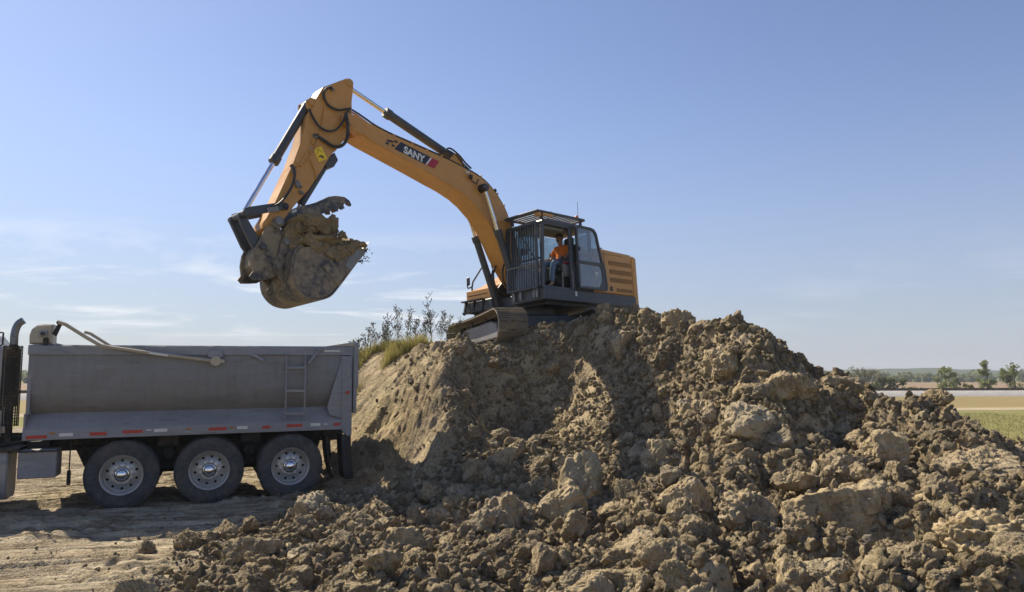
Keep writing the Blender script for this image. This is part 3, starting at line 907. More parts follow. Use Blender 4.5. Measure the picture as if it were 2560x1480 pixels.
# chassis
ch = MB()
for y in (.83, 1.67):
    ch.box((-.6, y, 1.0), (8.2, .09, .26), None, .01)
for x in (-1.2, -.6, .63, 1.89, 3.1):
    ch.box((x, 1.25, 1.0), (.12, .85, .18))
for x in (-1.0, 0., 1., 2., 3.):
    ch.box((x, 1.25, 1.35), (.14, 2.0, .2), None, .01)
for y in (.72, 1.78):
    ch.box((1.25, y, 1.3), (4.4, .16, .28), None, .01)
ch.build('chassis', M_CHASS, truck)
ax = MB()
for i, x in enumerate((0., 1.258, 2.516)):
    ax.cyl((x, .35, .53), (x, BW - .35, .53), .085, n=14)
    ax.sphere((x, 1.25, .53), .22, 14, 8)
    for y in (.83, 1.67):
        ax.box((x, y, .78), (.9, .08, .10), None, .02).box((x, y, .66), (.16, .12, .22), None, .02)
        ax.cyl((x + .3, y, .62), (x + .3, y, .92), .09, n=12)
ax.build('axles', M_CHASS, truck)
for y in (.80, 1.70):
    MB().prism([(-.75, .95), (-.6, .62), (-.2, .50), (2.75, .50), (3.0, .62), (3.1, .95)], y - .16, y + .16, .03).build('suspension', M_CHASS, truck)
for x in (.63, 1.89):
    MB().cyl((x, .42, .80), (x, .62, .80), .10, n=16, b=.02).build('brake_chamber', M_CHASS, truck)
    MB().box((x, .5, 1.02), (.34, .3, .22), None, .03).build('air_tank', M_CHASS, truck)
    MB().box((x, 1.25, .68), (.5, .8, .46), None, .05).build('driveline', M_CHASS, truck)
# wheels
def tyre_mesh():
    prof = [(.285, .05), (.292, .022), (.315, .012), (.35, .004), (.40, .0), (.44, .0), (.462, .004), (.468, .010), (.49, .012), (.508, .022), (.520, .036), (.527, .05)]
    for h in (.09, .14, .19):
        prof += [(.53, h - .012), (.518, h - .008), (.518, h + .002), (.53, h + .006)]
    prof += [(.527, .23), (.508, .255), (.44, .28), (.36, .272), (.285, .23)]
    m = MB().lathe(prof, (0, 0, 0), (0, 1, 0), 72)
    # shoulder blocks
    for i in range(60):
        a = 2 * math.pi * i / 60
        c, s = math.cos(a), math.sin(a)
        m.box((.518 * c, .035, .518 * s), (.014, .05, .034), Matrix(((c, 0, -s), (0, 1, 0), (s, 0, c))))
    return m.mesh('tyre', M_TYRE, 40)
def rim_mesh():
    m = MB()
    m.lathe([(.286, .05), (.300, .012), (.308, .006), (.304, .0), (.294, .004), (.284, .022), (.276, .03), (.272, .10), (.262, .125), (.256, .128)], (0, 0, 0), (0, 1, 0), 60)
    # dished disc with ten hand holes
    n = 10
    def P(r, a):
        h = .128 - .045 * max(0, min(1, (.256 - r) / .09))
        return (r * math.cos(a), h, r * math.sin(a))
    for k in range(n):
        a0 = 2 * math.pi * k / n; half = math.pi / n
        ring_o, ring_i = [], []
        for j in range(24):
            t = 2 * math.pi * j / 24 + 1e-4
            cx, cy = math.cos(t), math.sin(t)
            sc = 1 / max(abs(cx), abs(cy))
            ring_o.append(P(.212 + .044 * cx * sc, a0 + half * cy * sc))
            ring_i.append(P(.213 + .021 * cx, a0 + .021 * cy / .213))
        back = [(q[0], q[1] + .05, q[2]) for q in ring_i]
        m.add(ring_o + ring_i + back, [(j, (j + 1) % 24, 24 + (j + 1) % 24, 24 + j) for j in range(24)] + [(24 + j, 24 + (j + 1) % 24, 48 + (j + 1) % 24, 48 + j) for j in range(24)])
    m.lathe([(.168, .083), (.165, .075), (.150, .070), (.112, .070), (.108, .085)], (0, 0, 0), (0, 1, 0), 40)
    return m.mesh('rim', M_ALU, 35, True)
TY, RI = tyre_mesh(), rim_mesh()
LUG = MB().lathe([(0, -.028), (.012, -.026), (.016, -.01), (.017, .0), (.024, .004), (.024, .012)], (0, 0, 0), (0, 1, 0), 8).mesh('lug_nut', M_ALU)
CAPM = MB().lathe([(0, -.075), (.03, -.073), (.06, -.062), (.078, -.042), (.086, -.015), (.088, .0), (.098, .004), (.102, .08)], (0, 0, 0), (0, 1, 0), 36).mesh('hub_cap', M_CHROME, 50)
INN = MB().lathe([(.30, .0), (.26, .06), (.25, .2), (.1, .21)], (0, 0, 0), (0, 1, 0), 32).mesh('inner_rim', M_CHASS)
def wheel(x, y, flip, spin, dual=True):
    w_ = empty('wheel', (x, y, .53), (0, spin, math.pi if flip else 0), truck)
    link('tyre', TY, w_); link('rim', RI, w_); link('hub_cap', CAPM, w_, (0, .07, 0))
    for k in range(10):
        a = 2 * math.pi * (k + .5) / 10
        link('lug_nut', LUG, w_, (.138 * math.cos(a), .065, .138 * math.sin(a)))
    if dual:
        link('inner_tyre', TY, w_, (0, .34, 0)); link('inner_rim', INN, w_, (0, .34, 0))
for i, x in enumerate((0., 1.258, 2.516)):
    wheel(x, .0, False, .3 + i * .8)
    wheel(x, BW, True, .1 + i)
wheel(-4.9, .08, False, .5, False); wheel(-4.9, BW - .08, True, .2, False)
# boxes, tank and exhaust in front of the axles
bx = MB().box((-1.13, .24, .755), (.50, .45, .42), None, .012).build('battery_box', M_GREYC, truck)
MB().box((-1.13, .03, .945), (.52, .10, .02), None, .004).build('lid', M_CHASS, bx)
MB().box((-1.18, .45, 1.02), (.3, .3, .1)).build('box_bracket', M_CHASS, truck)
MB().tube([(-.735, .2, 1.10), (-.735, .2, .62), (-.74, .22, .42)], .010, 8).build('drain_pipe', M_CHASS, truck)
MB().cyl((-.74, .22, .62), (-.74, .22, .40), .028, n=12, b=.008).build('valve', M_CHASS, truck)
tk = MB().prism([(.02, .95), (.0, .9), (.0, .42), (.04, .32), (.12, .25), (.55, .25), (.6, .4), (.6, .95)], -2.75, -1.50, .02, 'yz').build('fuel_tank', M_STEELG, truck)
MB().box((-1.56, -.012, .80), (.09, .02, .05), None, .005).build('tank_strap', M_GREYC, tk)
MB().box((-2.1, .25, .985), (1.5, .62, .05), None, .008).build('deck_plate', M_CHASS, truck)
ex = MB().cyl((-1.60, .42, 1.0), (-1.60, .42, 1.75), .05, n=16).cyl((-1.60, .42, 1.6), (-1.60, .42, 2.5), .095, n=20, b=.02).cyl((-1.60, .42, 2.48), (-1.60, .42, 2.55), .06, n=16)
exh = ex.build('exhaust_stack', M_CHASS, truck)
MB().tube([(-1.60, .42, 2.52), (-1.60, .42, 2.70), (-1.585, .42, 2.80), (-1.55, .42, 2.88), (-1.49, .42, 2.93)], .056, 16, 5).build('exhaust_pipe', M_PIPE, exh)
sh = MB()
for a in range(-70, 71, 14):
    c, s = math.cos(R_(a)), math.sin(R_(a))
    sh.box((-1.60 + .135 * s, .42 - .135 * c, 1.92), (.022, .006, 1.22), Euler((0, 0, R_(a))))
for i in range(26):
    z = 1.33 + i * .047
    sh.tube([(-1.60 + .137 * math.sin(R_(a)), .42 - .137 * math.cos(R_(a)), z) for a in range(-75, 76, 15)], .006, 4)
sh.build('heat_shield', M_CHASS, exh)
MB().tube([(-1.78, .30, .98), (-1.70, .30, 1.25), (-1.69, .30, 1.55)], .018, 8).build('grab_pipe', M_STEELG, truck)
MB().tube([(-1.88, .05, 1.0), (-1.45, .3, 1.06), (-1.2, .5, 1.08)], .03, 8).build('air_line', M_CHASS, truck)
# tractor cab (ahead of the frame, throws the shadow at the left)
cabp = [(-1.95, .95), (-1.95, 2.55), (-2.1, 2.75), (-3.2, 2.72), (-3.55, 2.05), (-3.6, 1.95), (-5.3, 1.75), (-5.5, 1.55), (-5.55, .75), (-5.3, .7), (-4.2, .95)]
tc_ = MB().prism(cabp, .32, BW - .32, .05).build('tractor_cab', M_GREYC, truck)
gl = paint('truck_glass', (.02, .025, .03), .08, 0, .1, 2)
MB().prism([(-2.25, 1.85), (-2.25, 2.55), (-3.05, 2.55), (-3.35, 1.95)], .31, .33).build('side_window', gl, tc_)
MB().tube([(-1.69, .12, 2.72), (-1.66, .02, 2.71), (-1.66, .02, 2.54), (-1.69, .12, 2.53)], .012, 8).build('mirror_bracket', M_CHASS, truck)
MB().tube([(-1.69, .12, 2.72), (-2.0, .3, 2.72)], .012, 8).tube([(-1.69, .12, 2.53), (-2.0, .3, 2.53)], .012, 8).build('mirror_bracket', M_CHASS, truck)

# ------------------------------------------------------------------ excavator (x forward, y to its left, z up, origin on the slew axis at the ground)
M_YEL = paint('machine_yellow', (.60, .285, .058), .42, 0, .75, 1.4, .12, .002, (.40, .24, .10), coat=.1, lo=.42, hi=.74)
M_SLATE = paint('machine_slate', (.058, .064, .078), .45, 0, .5, 2.2, .12, .002, (.16, .125, .085))
M_THUMB = paint('thumb_steel', (.05, .055, .068), .5, 0, .9, 2.6, .15, .004, (.33, .26, .17), lo=.46, hi=.6)
M_BLK = paint('machine_black', (.016, .016, .018), .5, 0, .4, 3, .15, .0, (.12, .095, .07))
M_BUCK = paint('bucket_steel', (.065, .063, .066), .55, .2, .9, 1.9, .22, .010, (.33, .265, .18), lo=.42, hi=.56)
M_WORN = paint('worn_steel', (.24, .235, .23), .55, .5, .6, 4, .12, .003, (.2, .15, .1))
M_TRACK = paint('track_steel', (.16, .14, .115), .6, .3, .8, 3, .2, .006, (.34, .27, .185), lo=.40, hi=.66)
M_HOSE = paint('rubber_hose', (.028, .028, .030), .55, 0, .35, 5, .15)
M_ROD = paint('cylinder_rod', (.75, .75, .77), .14, 1.0, .05, 5, .02)
M_INT = paint('cab_interior', (.028, .027, .026), .7, 0, .2, 4, .1)
M_GREYP = paint('console_grey', (.16, .16, .165), .6, 0, .2, 4, .08)
M_DECALK = paint('decal_navy', (.012, .015, .032), .4, 0, .15, 4, .05)
M_DECALW = paint('decal_white', (.72, .72, .72), .4, 0, .15, 4, .03)
M_DECALR = paint('decal_red', (.40, .012, .03), .4, 0, .15, 4, .05)
M_STICKY = paint('sticker_yellow', (.90, .62, .01), .4, 0, .1, 6, .03)
M_ORANGEL = paint('beacon_orange', (.7, .18, .02), .25, 0, .15, 6, .05)
def glass(name, tint, refl=.12, dust=.1):
    m, nt, b = newmat(name)
    k = NT(nt)
    nt.nodes.remove(b)
    tr = k.n('ShaderNodeBsdfTransparent', {'Color': (*tint, 1)})
    gs = k.n('ShaderNodeBsdfGlossy', {'Color': (1, 1, 1, 1), 'Roughness': .03})
    df = k.n('ShaderNodeBsdfDiffuse', {'Color': (.45, .42, .36, 1)})
    g = k.n('ShaderNodeTexCoord').outputs['Object']
    d = k.math('MULTIPLY', k.rng(k.noise(g, 3.5, 5, .6), .35, .75), dust)
    lw = k.n('ShaderNodeLayerWeight', {'Blend': .35})
    f = k.math('ADD', k.math('MULTIPLY', k.math('POWER', lw.outputs['Facing'], 3.0), .6), refl)
    m1 = k.n('ShaderNodeMixShader', {0: f, 1: tr.outputs[0], 2: gs.outputs[0]})
    m2 = k.n('ShaderNodeMixShader', {0: d, 1: m1.outputs[0], 2: df.outputs[0]})
    nt.links.new(m2.outputs[0], nt.nodes['Material Output'].inputs[0])
    return m
M_GLASS = glass('cab_glass', (.62, .70, .72), .07, .22)
M_GLASS2 = glass('door_glass', (.45, .53, .56), .16, .35)

EXC_LOC = (.471, 18.231, 2.684)
EXC_ROT = (R_(3.495), R_(.676), R_(224.776))
exc = empty('excavator', EXC_LOC, EXC_ROT)
tag(exc, 'ochre yellow crawler excavator on top of the mound holding a loaded bucket', 'excavator')
EM = Matrix.Translation(EXC_LOC) @ Euler(EXC_ROT).to_matrix().to_4x4()

# --- undercarriage
UA = math.atan2(.92, .39)
def under(name, mb, mat, parent=exc):
    o = mb.build(name, mat, parent)
    if parent is exc: o.rotation_euler = (0, 0, UA)
    return o
# frame: u along the tracks, v across
cb = MB().box((0, 0, .62), (1.5, 1.5, .34), None, .05).cyl((0, 0, .75), (0, 0, 1.0), .62, n=40)
for u in (-.55, .55):
    for v in (-1, 1):
        cb.prism([(u - .28, .42), (u + .28, .42), (u + .22, .72), (u - .22, .72)], *(sorted((v * .45, v * 1.12))), .02)
under('carbody', cb, M_SLATE)
under('slew_ring', MB().lathe([(.60, .90), (.66, .92), (.66, .985), (.60, .985)], (0, 0, 0), (0, 0, 1), 48), M_WORN)
SW, GA, HLF, RR = .70, 1.22, 1.58, .36
SHOE = MB()
SHOE.box((0, 0, 0), (.165, SW, .022), None, .004)
for t in (-.06, 0, .06): SHOE.box((t, 0, .024), (.016, SW - .01, .030), None, .003)
SHOE = SHOE.mesh('track_shoe', M_TRACK)
PER = 4 * HLF + 2 * math.pi * RR
NS = int(PER / .172)
def track_path(s):
    s %= PER
    if s < 2 * HLF: return (-HLF + s, .42 + RR - .035 * math.sin(math.pi * s / (2 * HLF)), 0.)
    s -= 2 * HLF
    if s < math.pi * RR:
        a = s / RR
        return (HLF + RR * math.sin(a), .42 + RR * math.cos(a), a)
    s -= math.pi * RR
    if s < 2 * HLF: return (HLF - s, .42 - RR, math.pi)
    s -= 2 * HLF
    a = s / RR
    return (-HLF - RR * math.sin(a), .42 - RR * math.cos(a), math.pi + a)
for v in (-GA, GA):
    chn = MB()
    for k in range(NS):
        u, z, a = track_path(PER * k / NS)
        for dv in (-.09, .09):
            chn.box((u - .03 * math.sin(a), v + dv, z - .045 * math.cos(a)), (.16, .04, .08), Euler((0, a, 0)), .006)
    tr = under('track', chn, M_TRACK)
    for k in range(NS):
        u, z, a = track_path(PER * (k + .5) / NS)
        link('track_shoe', SHOE, tr, (u, v, z), (0, a, 0))
    fr = MB().prism([(-1.35, .18), (1.35, .18), (1.42, .30), (1.25, .52), (.9, .60), (-.9, .60), (-1.25, .52), (-1.42, .30)], v - .17, v + .17, .03)
    under('track_frame', fr, M_STEELG)
    ro = MB()
    for i in range(7):
        u = -1.15 + 2.3 * i / 6
        ro.cyl((u, v - .15, .16), (u, v + .15, .16), .085, n=16, b=.015)
    for u in (-.5, .5): ro.cyl((u, v - .13, .66), (u, v + .13, .66), .07, n=14, b=.01)
    under('rollers', ro, M_BLK)
    for u, nm in ((-HLF, 'sprocket'), (HLF, 'idler')):
        w_ = MB().cyl((u, v - .14, .42), (u, v + .14, .42), RR - .10, n=28, b=.02).cyl((u, v - .2, .42), (u, v + .2, .42), .17, n=20, b=.02)
        if nm == 'sprocket':
            for k in range(22):
                a = 2 * math.pi * k / 22
                w_.box((u + (RR - .07) * math.cos(a), v, .42 + (RR - .07) * math.sin(a)), (.06, .06, .035), Euler((0, -a, 0)))
        under(nm, w_, M_BLK)

# --- upper structure
deckp = [(.97, 1.43), (.97, .38), (.62, .34), (.62, -.34), (.90, -.38), (.90, -1.38), (-2.62, -1.38), (-2.62, 1.41), (.93, 1.45)]
MB().prism(deckp, 1.0, 1.285, .018, 'xy').build('deck', M_SLATE, exc)
MB().prism([(.75, 1.25), (.75, -1.2), (-2.45, -1.2), (-2.45, 1.25)], .93, 1.02, 0, 'xy').build('belly_plate', M_BLK, exc)
hood = MB().prism([(-.98, 1.295), (-.98, 2.40), (-1.3, 2.42), (-2.5, 2.385), (-2.58, 2.33), (-2.60, 1.295)], -1.36, 1.385, .035).build('hood', M_YEL, exc)
MB().box((-1.36, 1.383, 1.86), (.012, .012, 1.05)).build('panel_gap', M_BLK, hood)
MB().box((-1.55, 1.385, 2.30), (1.0, .012, .008)).build('panel_gap', M_BLK, hood)
for x0, x1, z0, z1 in ((-2.48, -1.53, 2.03, 2.15), (-2.47, -1.55, 1.81, 1.93), (-2.46, -1.57, 1.60, 1.72), (-2.46, -1.80, 1.37, 1.46)):
    gr = MB().box(((x0 + x1) / 2, 1.378, (z0 + z1) / 2), (x1 - x0, .03, z1 - z0), None, .008).build('grille', M_BLK, hood)
    n = int(round((z1 - z0) / .02))
    sl = MB()
    for i in range(n):
        sl.box(((x0 + x1) / 2, 1.392, z0 + (i + .5) * (z1 - z0) / n), (x1 - x0 - .02, .012, .008), Euler((.5, 0, 0)))
    for i in range(12):
        sl.box((x0 + .02 + (x1 - x0 - .04) * i / 11, 1.396, (z0 + z1) / 2), (.008, .008, z1 - z0 - .012))
    sl.build('louvre', M_YEL, gr)
MB().box((-1.58, 1.39, 1.43), (.09, .02, .12), None, .01).build('hood_latch', M_BLK, hood)
MB().box((-2.35, 1.40, 2.11), (.05, .03, .05), None, .01).build('hood_handle', M_YEL, hood)
MB().box((-1.9, .2, 2.43), (1.1, .9, .06), None, .02).build('hood_cover', M_YEL, hood)
MB().cyl((-1.75, -.7, 2.38), (-1.75, -.7, 2.72), .06, n=14).build('exhaust', M_BLK, hood)
cw = [(-2.50, 1.40), (-2.60, 1.42), (-2.68, 1.40), (-2.74, 1.34), (-2.80, 1.15), (-2.88, .7), (-2.90, 0), (-2.88, -.7), (-2.80, -1.15), (-2.74, -1.34), (-2.66, -1.40), (-2.50, -1.40)]
MB().prism(cw, .98, 2.36, .06, 'xy').build('counterweight', M_YEL, exc)
MB().box((-1.05, 1.40, 1.72), (.05, .03, .35), None, .008).build('side_reflector', M_DECALR, exc)
# right front tank, steps and handrail
tank = MB().prism([(.86, 1.29), (.86, 1.55), (.36, 1.72), (-.30, 2.06), (-1.0, 2.10), (-1.0, 1.29)], -1.36, -.42, .03).build('tool_tank', M_YEL, exc)
MB().box((.875, -.9, 1.43), (.02, .7, .02)).build('tank_seam', M_BLK, tank)
stp = MB()
for y in (-1.28, -.95, -.62):
    stp.box((.97, y, 1.12), (.05, .05, .34), Euler((0, -.25, 0)))
stp.box((1.0, -.95, 1.28), (.16, .72, .03)).box((.97, -.95, 1.0), (.16, .72, .03))
stp.build('step_rack', M_BLK, exc)
MB().tube([(.14, -1.40, 2.37), (.56, -1.40, 1.86), (.60, -1.40, 1.72), (.60, -1.40, 1.28), (.54, -1.40, 1.12)], .022, 8).tube([(.60, -1.4, 1.72), (.72, -1.42, 1.68), (.74, -1.42, 1.80)], .02, 8).build('handrail', M_BLK, exc)
MB().box((.70, -1.42, 1.86), (.04, .10, .2), None, .01).build('rear_mirror', M_BLK, exc)
hs_ = MB()
for i, (y, dx) in enumerate(((-.30, 0), (-.22, .05), (-.14, .1), (.20, .12), (.28, .08))):
    hs_.tube([(.55, y, 1.32), (.85 + dx, y, 1.5), (.92 + dx, y, 1.85), (.80 + dx * .5, y * .9, 2.15), (.75, y * .9, 2.3)], .022, 8, 5)
hs_.build('swivel_hose', M_HOSE, exc)
MB().tube([(.20, -.5, 2.05), (.55, -.55, 1.98), (.68, -.55, 2.2), (.60, -.52, 2.42), (.56, -.40, 2.50)], .022, 8, 6).build('boom_hose', M_HOSE, exc)
MB().prism([(.05, 1.28), (.05, 1.62), (.22, 1.80), (.48, 1.78), (.75, 1.50), (.8, 1.28)], .30, .345, .005).prism([(.05, 1.28), (.05, 1.62), (.22, 1.80), (.48, 1.78), (.75, 1.50), (.8, 1.28)], -.345, -.30, .005).build('boom_foot_bracket', M_SLATE, exc)

# --- boom
boom_p = [(5.02, 4.665), (4.86, 4.63), (4.48, 4.54), (4.20, 4.48), (3.74, 4.41), (3.14, 4.32), (2.64, 4.24), (2.25, 4.16), (1.88, 4.07), (1.61, 3.98), (1.37, 3.85), (1.17, 3.67),
          (1.00, 3.47), (.85, 3.24), (.74, 3.02), (.62, 2.70), (.50, 2.3), (.38, 1.9), (.28, 1.70), (.27, 1.55), (.40, 1.46), (.55, 1.54), (.70, 1.72), (.88, 1.95), (1.06, 2.22), (1.22, 2.51), (1.42, 2.82),
          (1.69, 3.12), (1.98, 3.35), (2.25, 3.50), (2.6, 3.63), (3.04, 3.75), (3.64, 3.92), (4.33, 4.11), (4.80, 4.235), (5.02, 4.31)]
boom = MB().prism(boom_p, -.28, .28, .014).build('boom', M_YEL, exc)
fork = [(4.9, 4.29), (5.23, 4.37), (5.36, 4.43), (5.42, 4.52), (5.40, 4.61), (5.33, 4.67), (5.19, 4.685), (4.98, 4.66)]
for y in (-.27, .27):
    MB().prism(fork, y - .03, y + .03, .008).build('fork', M_YEL, boom)
MB().cyl((5.29, -.33, 4.55), (5.29, .33, 4.55), .075, n=20, b=.01).build('tip_pin', M_YEL, boom)
MB().box((5.20, .312, 4.47), (.10, .02, .05), Euler((0, .6, 0)), .005).build('pin_plate', M_YEL, boom)
MB().cyl((.40, -.36, 1.60), (.40, .36, 1.60), .08, n=18).build('foot_pin', M_WORN, boom)
wl = MB().tube([(5.2, .284, 4.40), (4.84, .284, 4.29), (4.75, .284, 4.26)], .01, 6).build('weld_rib', M_YEL, boom)
# pipes along the back of the boom
for j, y in enumerate((-.2, -.12, .10, .19)):
    up = [(x, y, z + .055) for x, z in ((4.55, 4.57), (4.2, 4.49), (3.74, 4.42), (3.14, 4.33), (2.7, 4.26))]
    up = [(5.15, y * .8, 4.80 + .02 * j), (4.98, y * .9, 4.80), (4.75, y, 4.70)] + up
    if j in (2, 3):
        up += [(2.3, y, 4.23), (1.9, y, 4.14), (1.62, y, 4.05), (1.38, y, 3.93), (1.16, y, 3.75), (.97, y, 3.54), (.80, y, 3.28), (.66, y, 2.9)]
    MB().tube(up, .021, 8, 2).build('boom_pipe', M_YEL if j < 3 else M_HOSE, boom)
cl = MB()
for x, z in ((4.1, 4.51), (3.6, 4.44), (3.2, 4.38), (2.8, 4.32), (1.62, 4.06), (1.1, 3.72), (.9, 3.46)):
    cl.box((x, 0, z), (.05, .46, .045), Euler((0, .17 if x > 2 else .75, 0)), .006)
cl.build('pipe_clamp', M_YEL, boom)
bh = MB()
for k, y in enumerate((.05, .12, .2)):
    bh.tube([(2.75, y, 4.40), (2.55, y, 4.50 + .03 * k), (2.3, y + .03, 4.44), (2.12, y + .05, 4.28), (1.95, y + .05, 4.18)], .021, 8, 5)
bh.build('cylinder_hose', M_HOSE, boom)
lamp = MB().box((2.06, .35, 3.93), (.08, .07, .10), None, .015).tube([(2.06, .30, 4.0), (2.0, .31, 3.86), (1.86, .31, 3.80), (1.78, .31, 3.94)], .012, 6).build('work_lamp', M_BLK, boom)
MB().box((2.15, .33, 4.02), (.10, .06, .06), None, .015).build('lamp_lens', M_WHITE, lamp)
MB().sphere((1.15, .18, 3.80), .05, 10, 6).build('grease_fitting', M_BLK, boom)
# maker's decal
dang = math.atan2(4.12 - 3.64, 4.33 - 2.6)
def decal(pts, y, mat, name, parent, o=(3.52, 4.16), a=-.165, sx=1.0):
    c, s = math.cos(a), math.sin(a)
    P = [(o[0] - sx * (u * c - v * s), o[1] + sx * (u * s + v * c)) for u, v in pts]
    return MB().prism(P, y, y + .0022).build(name, mat, parent, smooth=0)
DY = .2815
DO, DA, DS = (3.58, 4.165), -.215, 1.2
d0 = decal([(-.36, .095), (.40, .095), (.31, -.095), (-.36 + .12, -.095), (-.47, -.095)], DY, M_DECALK, 'maker_decal', boom, DO, DA, DS)
d0.name = 'maker_decal'
decal([(.315, .095), (.53, .095), (.44, -.095), (.225, -.095)], DY + .0004, M_DECALR, 'decal_flash', d0, DO, DA, DS)
decal([(.32, .085), (.355, .085), (.27, -.085), (.235, -.085)], DY + .0026, M_DECALW, 'decal_slash', d0, DO, DA, DS)
for u, v in ((-.49, .055), (-.575, .015), (-.53, -.045), (-.64, .0), (-.66, -.06)):
    decal([(u, v + .02), (u + .065, v + .02), (u + .055, v - .02), (u - .01, v - .02)], DY, M_DECALK, 'decal_square', d0, DO, DA, DS)
def text(name, body, size, mat, parent, mat4, off=.0, ext=.001, shear=0.0):
    cu = bpy.data.curves.new(name, 'FONT')
    cu.body = body; cu.size = size; cu.extrude = ext; cu.offset = off; cu.shear = shear
    cu.align_x = 'CENTER'; cu.align_y = 'CENTER'
    cu.materials.append(mat)
    ob = bpy.data.objects.new(name, cu)
    COL.objects.link(ob)
    dg = bpy.context.evaluated_depsgraph_get()
    me = bpy.data.meshes.new_from_object(ob.evaluated_get(dg))
    me.materials.clear(); me.materials.append(mat)
    bpy.data.objects.remove(ob)
    me.transform(mat4)
    return link(name, me, parent)
def side_text_mat(x, y, z, ang):
    # text plane facing +y, reading towards -x
    M = Matrix(((-1, 0, 0, 0), (0, 0, 1, 0), (0, 1, 0, 0), (0, 0, 0, 1)))
    return Matrix.Translation((x, y, z)) @ Matrix.Rotation(-ang, 4, 'Y') @ M
text('decal_letters', 'SANY', .185 * DS, M_DECALW, d0, side_text_mat(DO[0] + .055, DY + .003, DO[1] - .012, .215), .009, .0006)

# --- cylinders
def ram(name, a, b, split, rb, rr_, y, parent=exc, gland=True):
    a = Vector((a[0], y, a[1])); b = Vector((b[0], y, b[1])); m = a.lerp(b, split)
    d = (b - a).normalized()
    o = MB().cyl(a, m, rb, n=20, b=.012).cyl(m - d * .13, m + d * .03, rb * 1.22, n=20, b=.012).cyl(a + Vector((0, -.11, 0)), a + Vector((0, .11, 0)), rb * 1.0, n=16).build(name, M_SLATE, parent)
    MB().cyl(m, b, rr_, n=16).build('piston_rod', M_ROD, o)
    MB().cyl(b + Vector((0, -.10, 0)), b + Vector((0, .10, 0)), rr_ * 1.7, n=16, b=.01).build('rod_eye', M_SLATE, o)
    MB().tube([a + d * .2 + Vector((0, 0, rb * 1.1)), m - d * .1 + Vector((0, 0, rb * 1.2))], .014, 6).build('oil_line', M_HOSE, o)
    return o
for y in (-.39, .39):
    ram('boom_cylinder', (.70, 1.10), (1.70, 3.72), .625, .085, .048, y)
bcap = MB().cyl((1.70, -.46, 3.72), (1.70, .46, 3.72), .10, n=20, b=.03).build('cylinder_pin', M_BLK, exc)
sc = ram('stick_cylinder', (2.25, 4.42), (5.15, 5.42), .655, .095, .048, 0)
MB().prism([(2.05, 4.12), (2.15, 4.45), (2.3, 4.52), (2.42, 4.42), (2.6, 4.22)], -.16, -.12, .006).prism([(2.05, 4.12), (2.15, 4.45), (2.3, 4.52), (2.42, 4.42), (2.6, 4.22)], .12, .16, .006).build('cylinder_lug', M_YEL, boom)

# --- stick
stick_p = [(5.23, 5.485), (5.14, 5.49), (5.08, 5.44), (5.07, 5.34), (5.10, 5.15), (5.12, 5.0), (5.12, 4.79), (5.15, 4.50), (5.24, 4.28), (5.35, 4.10), (5.51, 3.88), (5.62, 3.78), (5.83, 3.42),
           (6.14, 2.95), (6.44, 2.59), (6.66, 2.28), (6.70, 2.14), (6.80, 2.04), (6.95, 2.01), (7.08, 2.07), (7.06, 2.18), (6.98, 2.30), (6.82, 2.60), (6.64, 3.00), (6.44, 3.45), (6.29, 3.86), (6.17, 4.31), (6.14, 4.45),
           (6.05, 4.60), (5.96, 4.82), (5.78, 5.14)]
stick = MB().prism(stick_p, -.19, .19, .012).build('stick', M_YEL, exc)
for y in (-.15, .15):
    MB().prism([(5.85, 4.85), (6.05, 4.86), (6.14, 4.78), (6.14, 4.66), (6.05, 4.5), (5.95, 4.5)], y - .02, y + .02, .005).build('cylinder_lug', M_YEL, stick)
for x, z, r in ((5.17, 5.40, .085), (6.05, 4.74, .06)):
    MB().cyl((x, -.215, z), (x, .215, z), r, n=18, b=.008).build('pin_boss', M_YEL, stick)
MB().cyl((6.66, -.30, 2.54), (6.66, .30, 2.54), .06, n=18, b=.01).build('link_pin', M_BLK, stick)
ho = MB()
SY_ = .235
# loops by the elbow, traced in the plane of the stick
ho.tube([(5.62, SY_, 5.17), (5.76, SY_, 5.08), (5.80, SY_, 4.93), (5.70, SY_, 4.77), (5.52, SY_ + .02, 4.71), (5.36, SY_ + .04, 4.75), (5.22, SY_ + .07, 4.80)], .024, 8, 6)
ho.tube([(6.10, SY_ - .05, 4.60), (6.04, SY_, 4.42), (5.93, SY_ + .03, 4.26), (5.77, SY_ + .05, 4.20), (5.58, SY_ + .06, 4.26), (5.44, SY_ + .08, 4.44), (5.36, SY_ + .08, 4.62)], .024, 8, 6)
ho.tube([(5.36, SY_ + .09, 4.66), (5.33, SY_ + .11, 4.40), (5.35, SY_ + .10, 4.12), (5.45, SY_ + .06, 3.96), (5.62, SY_ + .03, 3.92), (5.84, SY_, 4.02), (6.02, SY_ - .01, 4.08)], .034, 8, 6)
ho.tube([(6.50, SY_, 3.38), (6.46, SY_ + .03, 3.20), (6.53, SY_ + .05, 2.95), (6.66, SY_ + .05, 2.72), (6.80, SY_ + .06, 2.56), (6.95, SY_ + .05, 2.47)], .024, 8, 6)
ho.build('stick_hose', M_HOSE, stick)
pp = MB()
pp.tube([(5.74, SY_ - .03, 5.0), (5.78, SY_ - .03, 4.62), (5.86, SY_ - .03, 4.2), (5.96, SY_ - .03, 3.9), (6.16, SY_ - .03, 3.5), (6.36, SY_ - .03, 3.40)], .018, 8, 2)
pp.tube([(5.98, SY_ - .03, 4.06), (6.08, SY_ - .03, 3.86), (6.28, SY_ - .03, 3.48), (6.40, SY_ - .02, 3.38), (6.5, SY_ - .02, 3.36)], .018, 8, 2)
pp.tube([(6.0, SY_ - .03, 3.96), (6.1, SY_ - .03, 3.6), (6.0, SY_ - .03, 3.36), (5.98, SY_ - .03, 3.2)], .014, 6, 2)
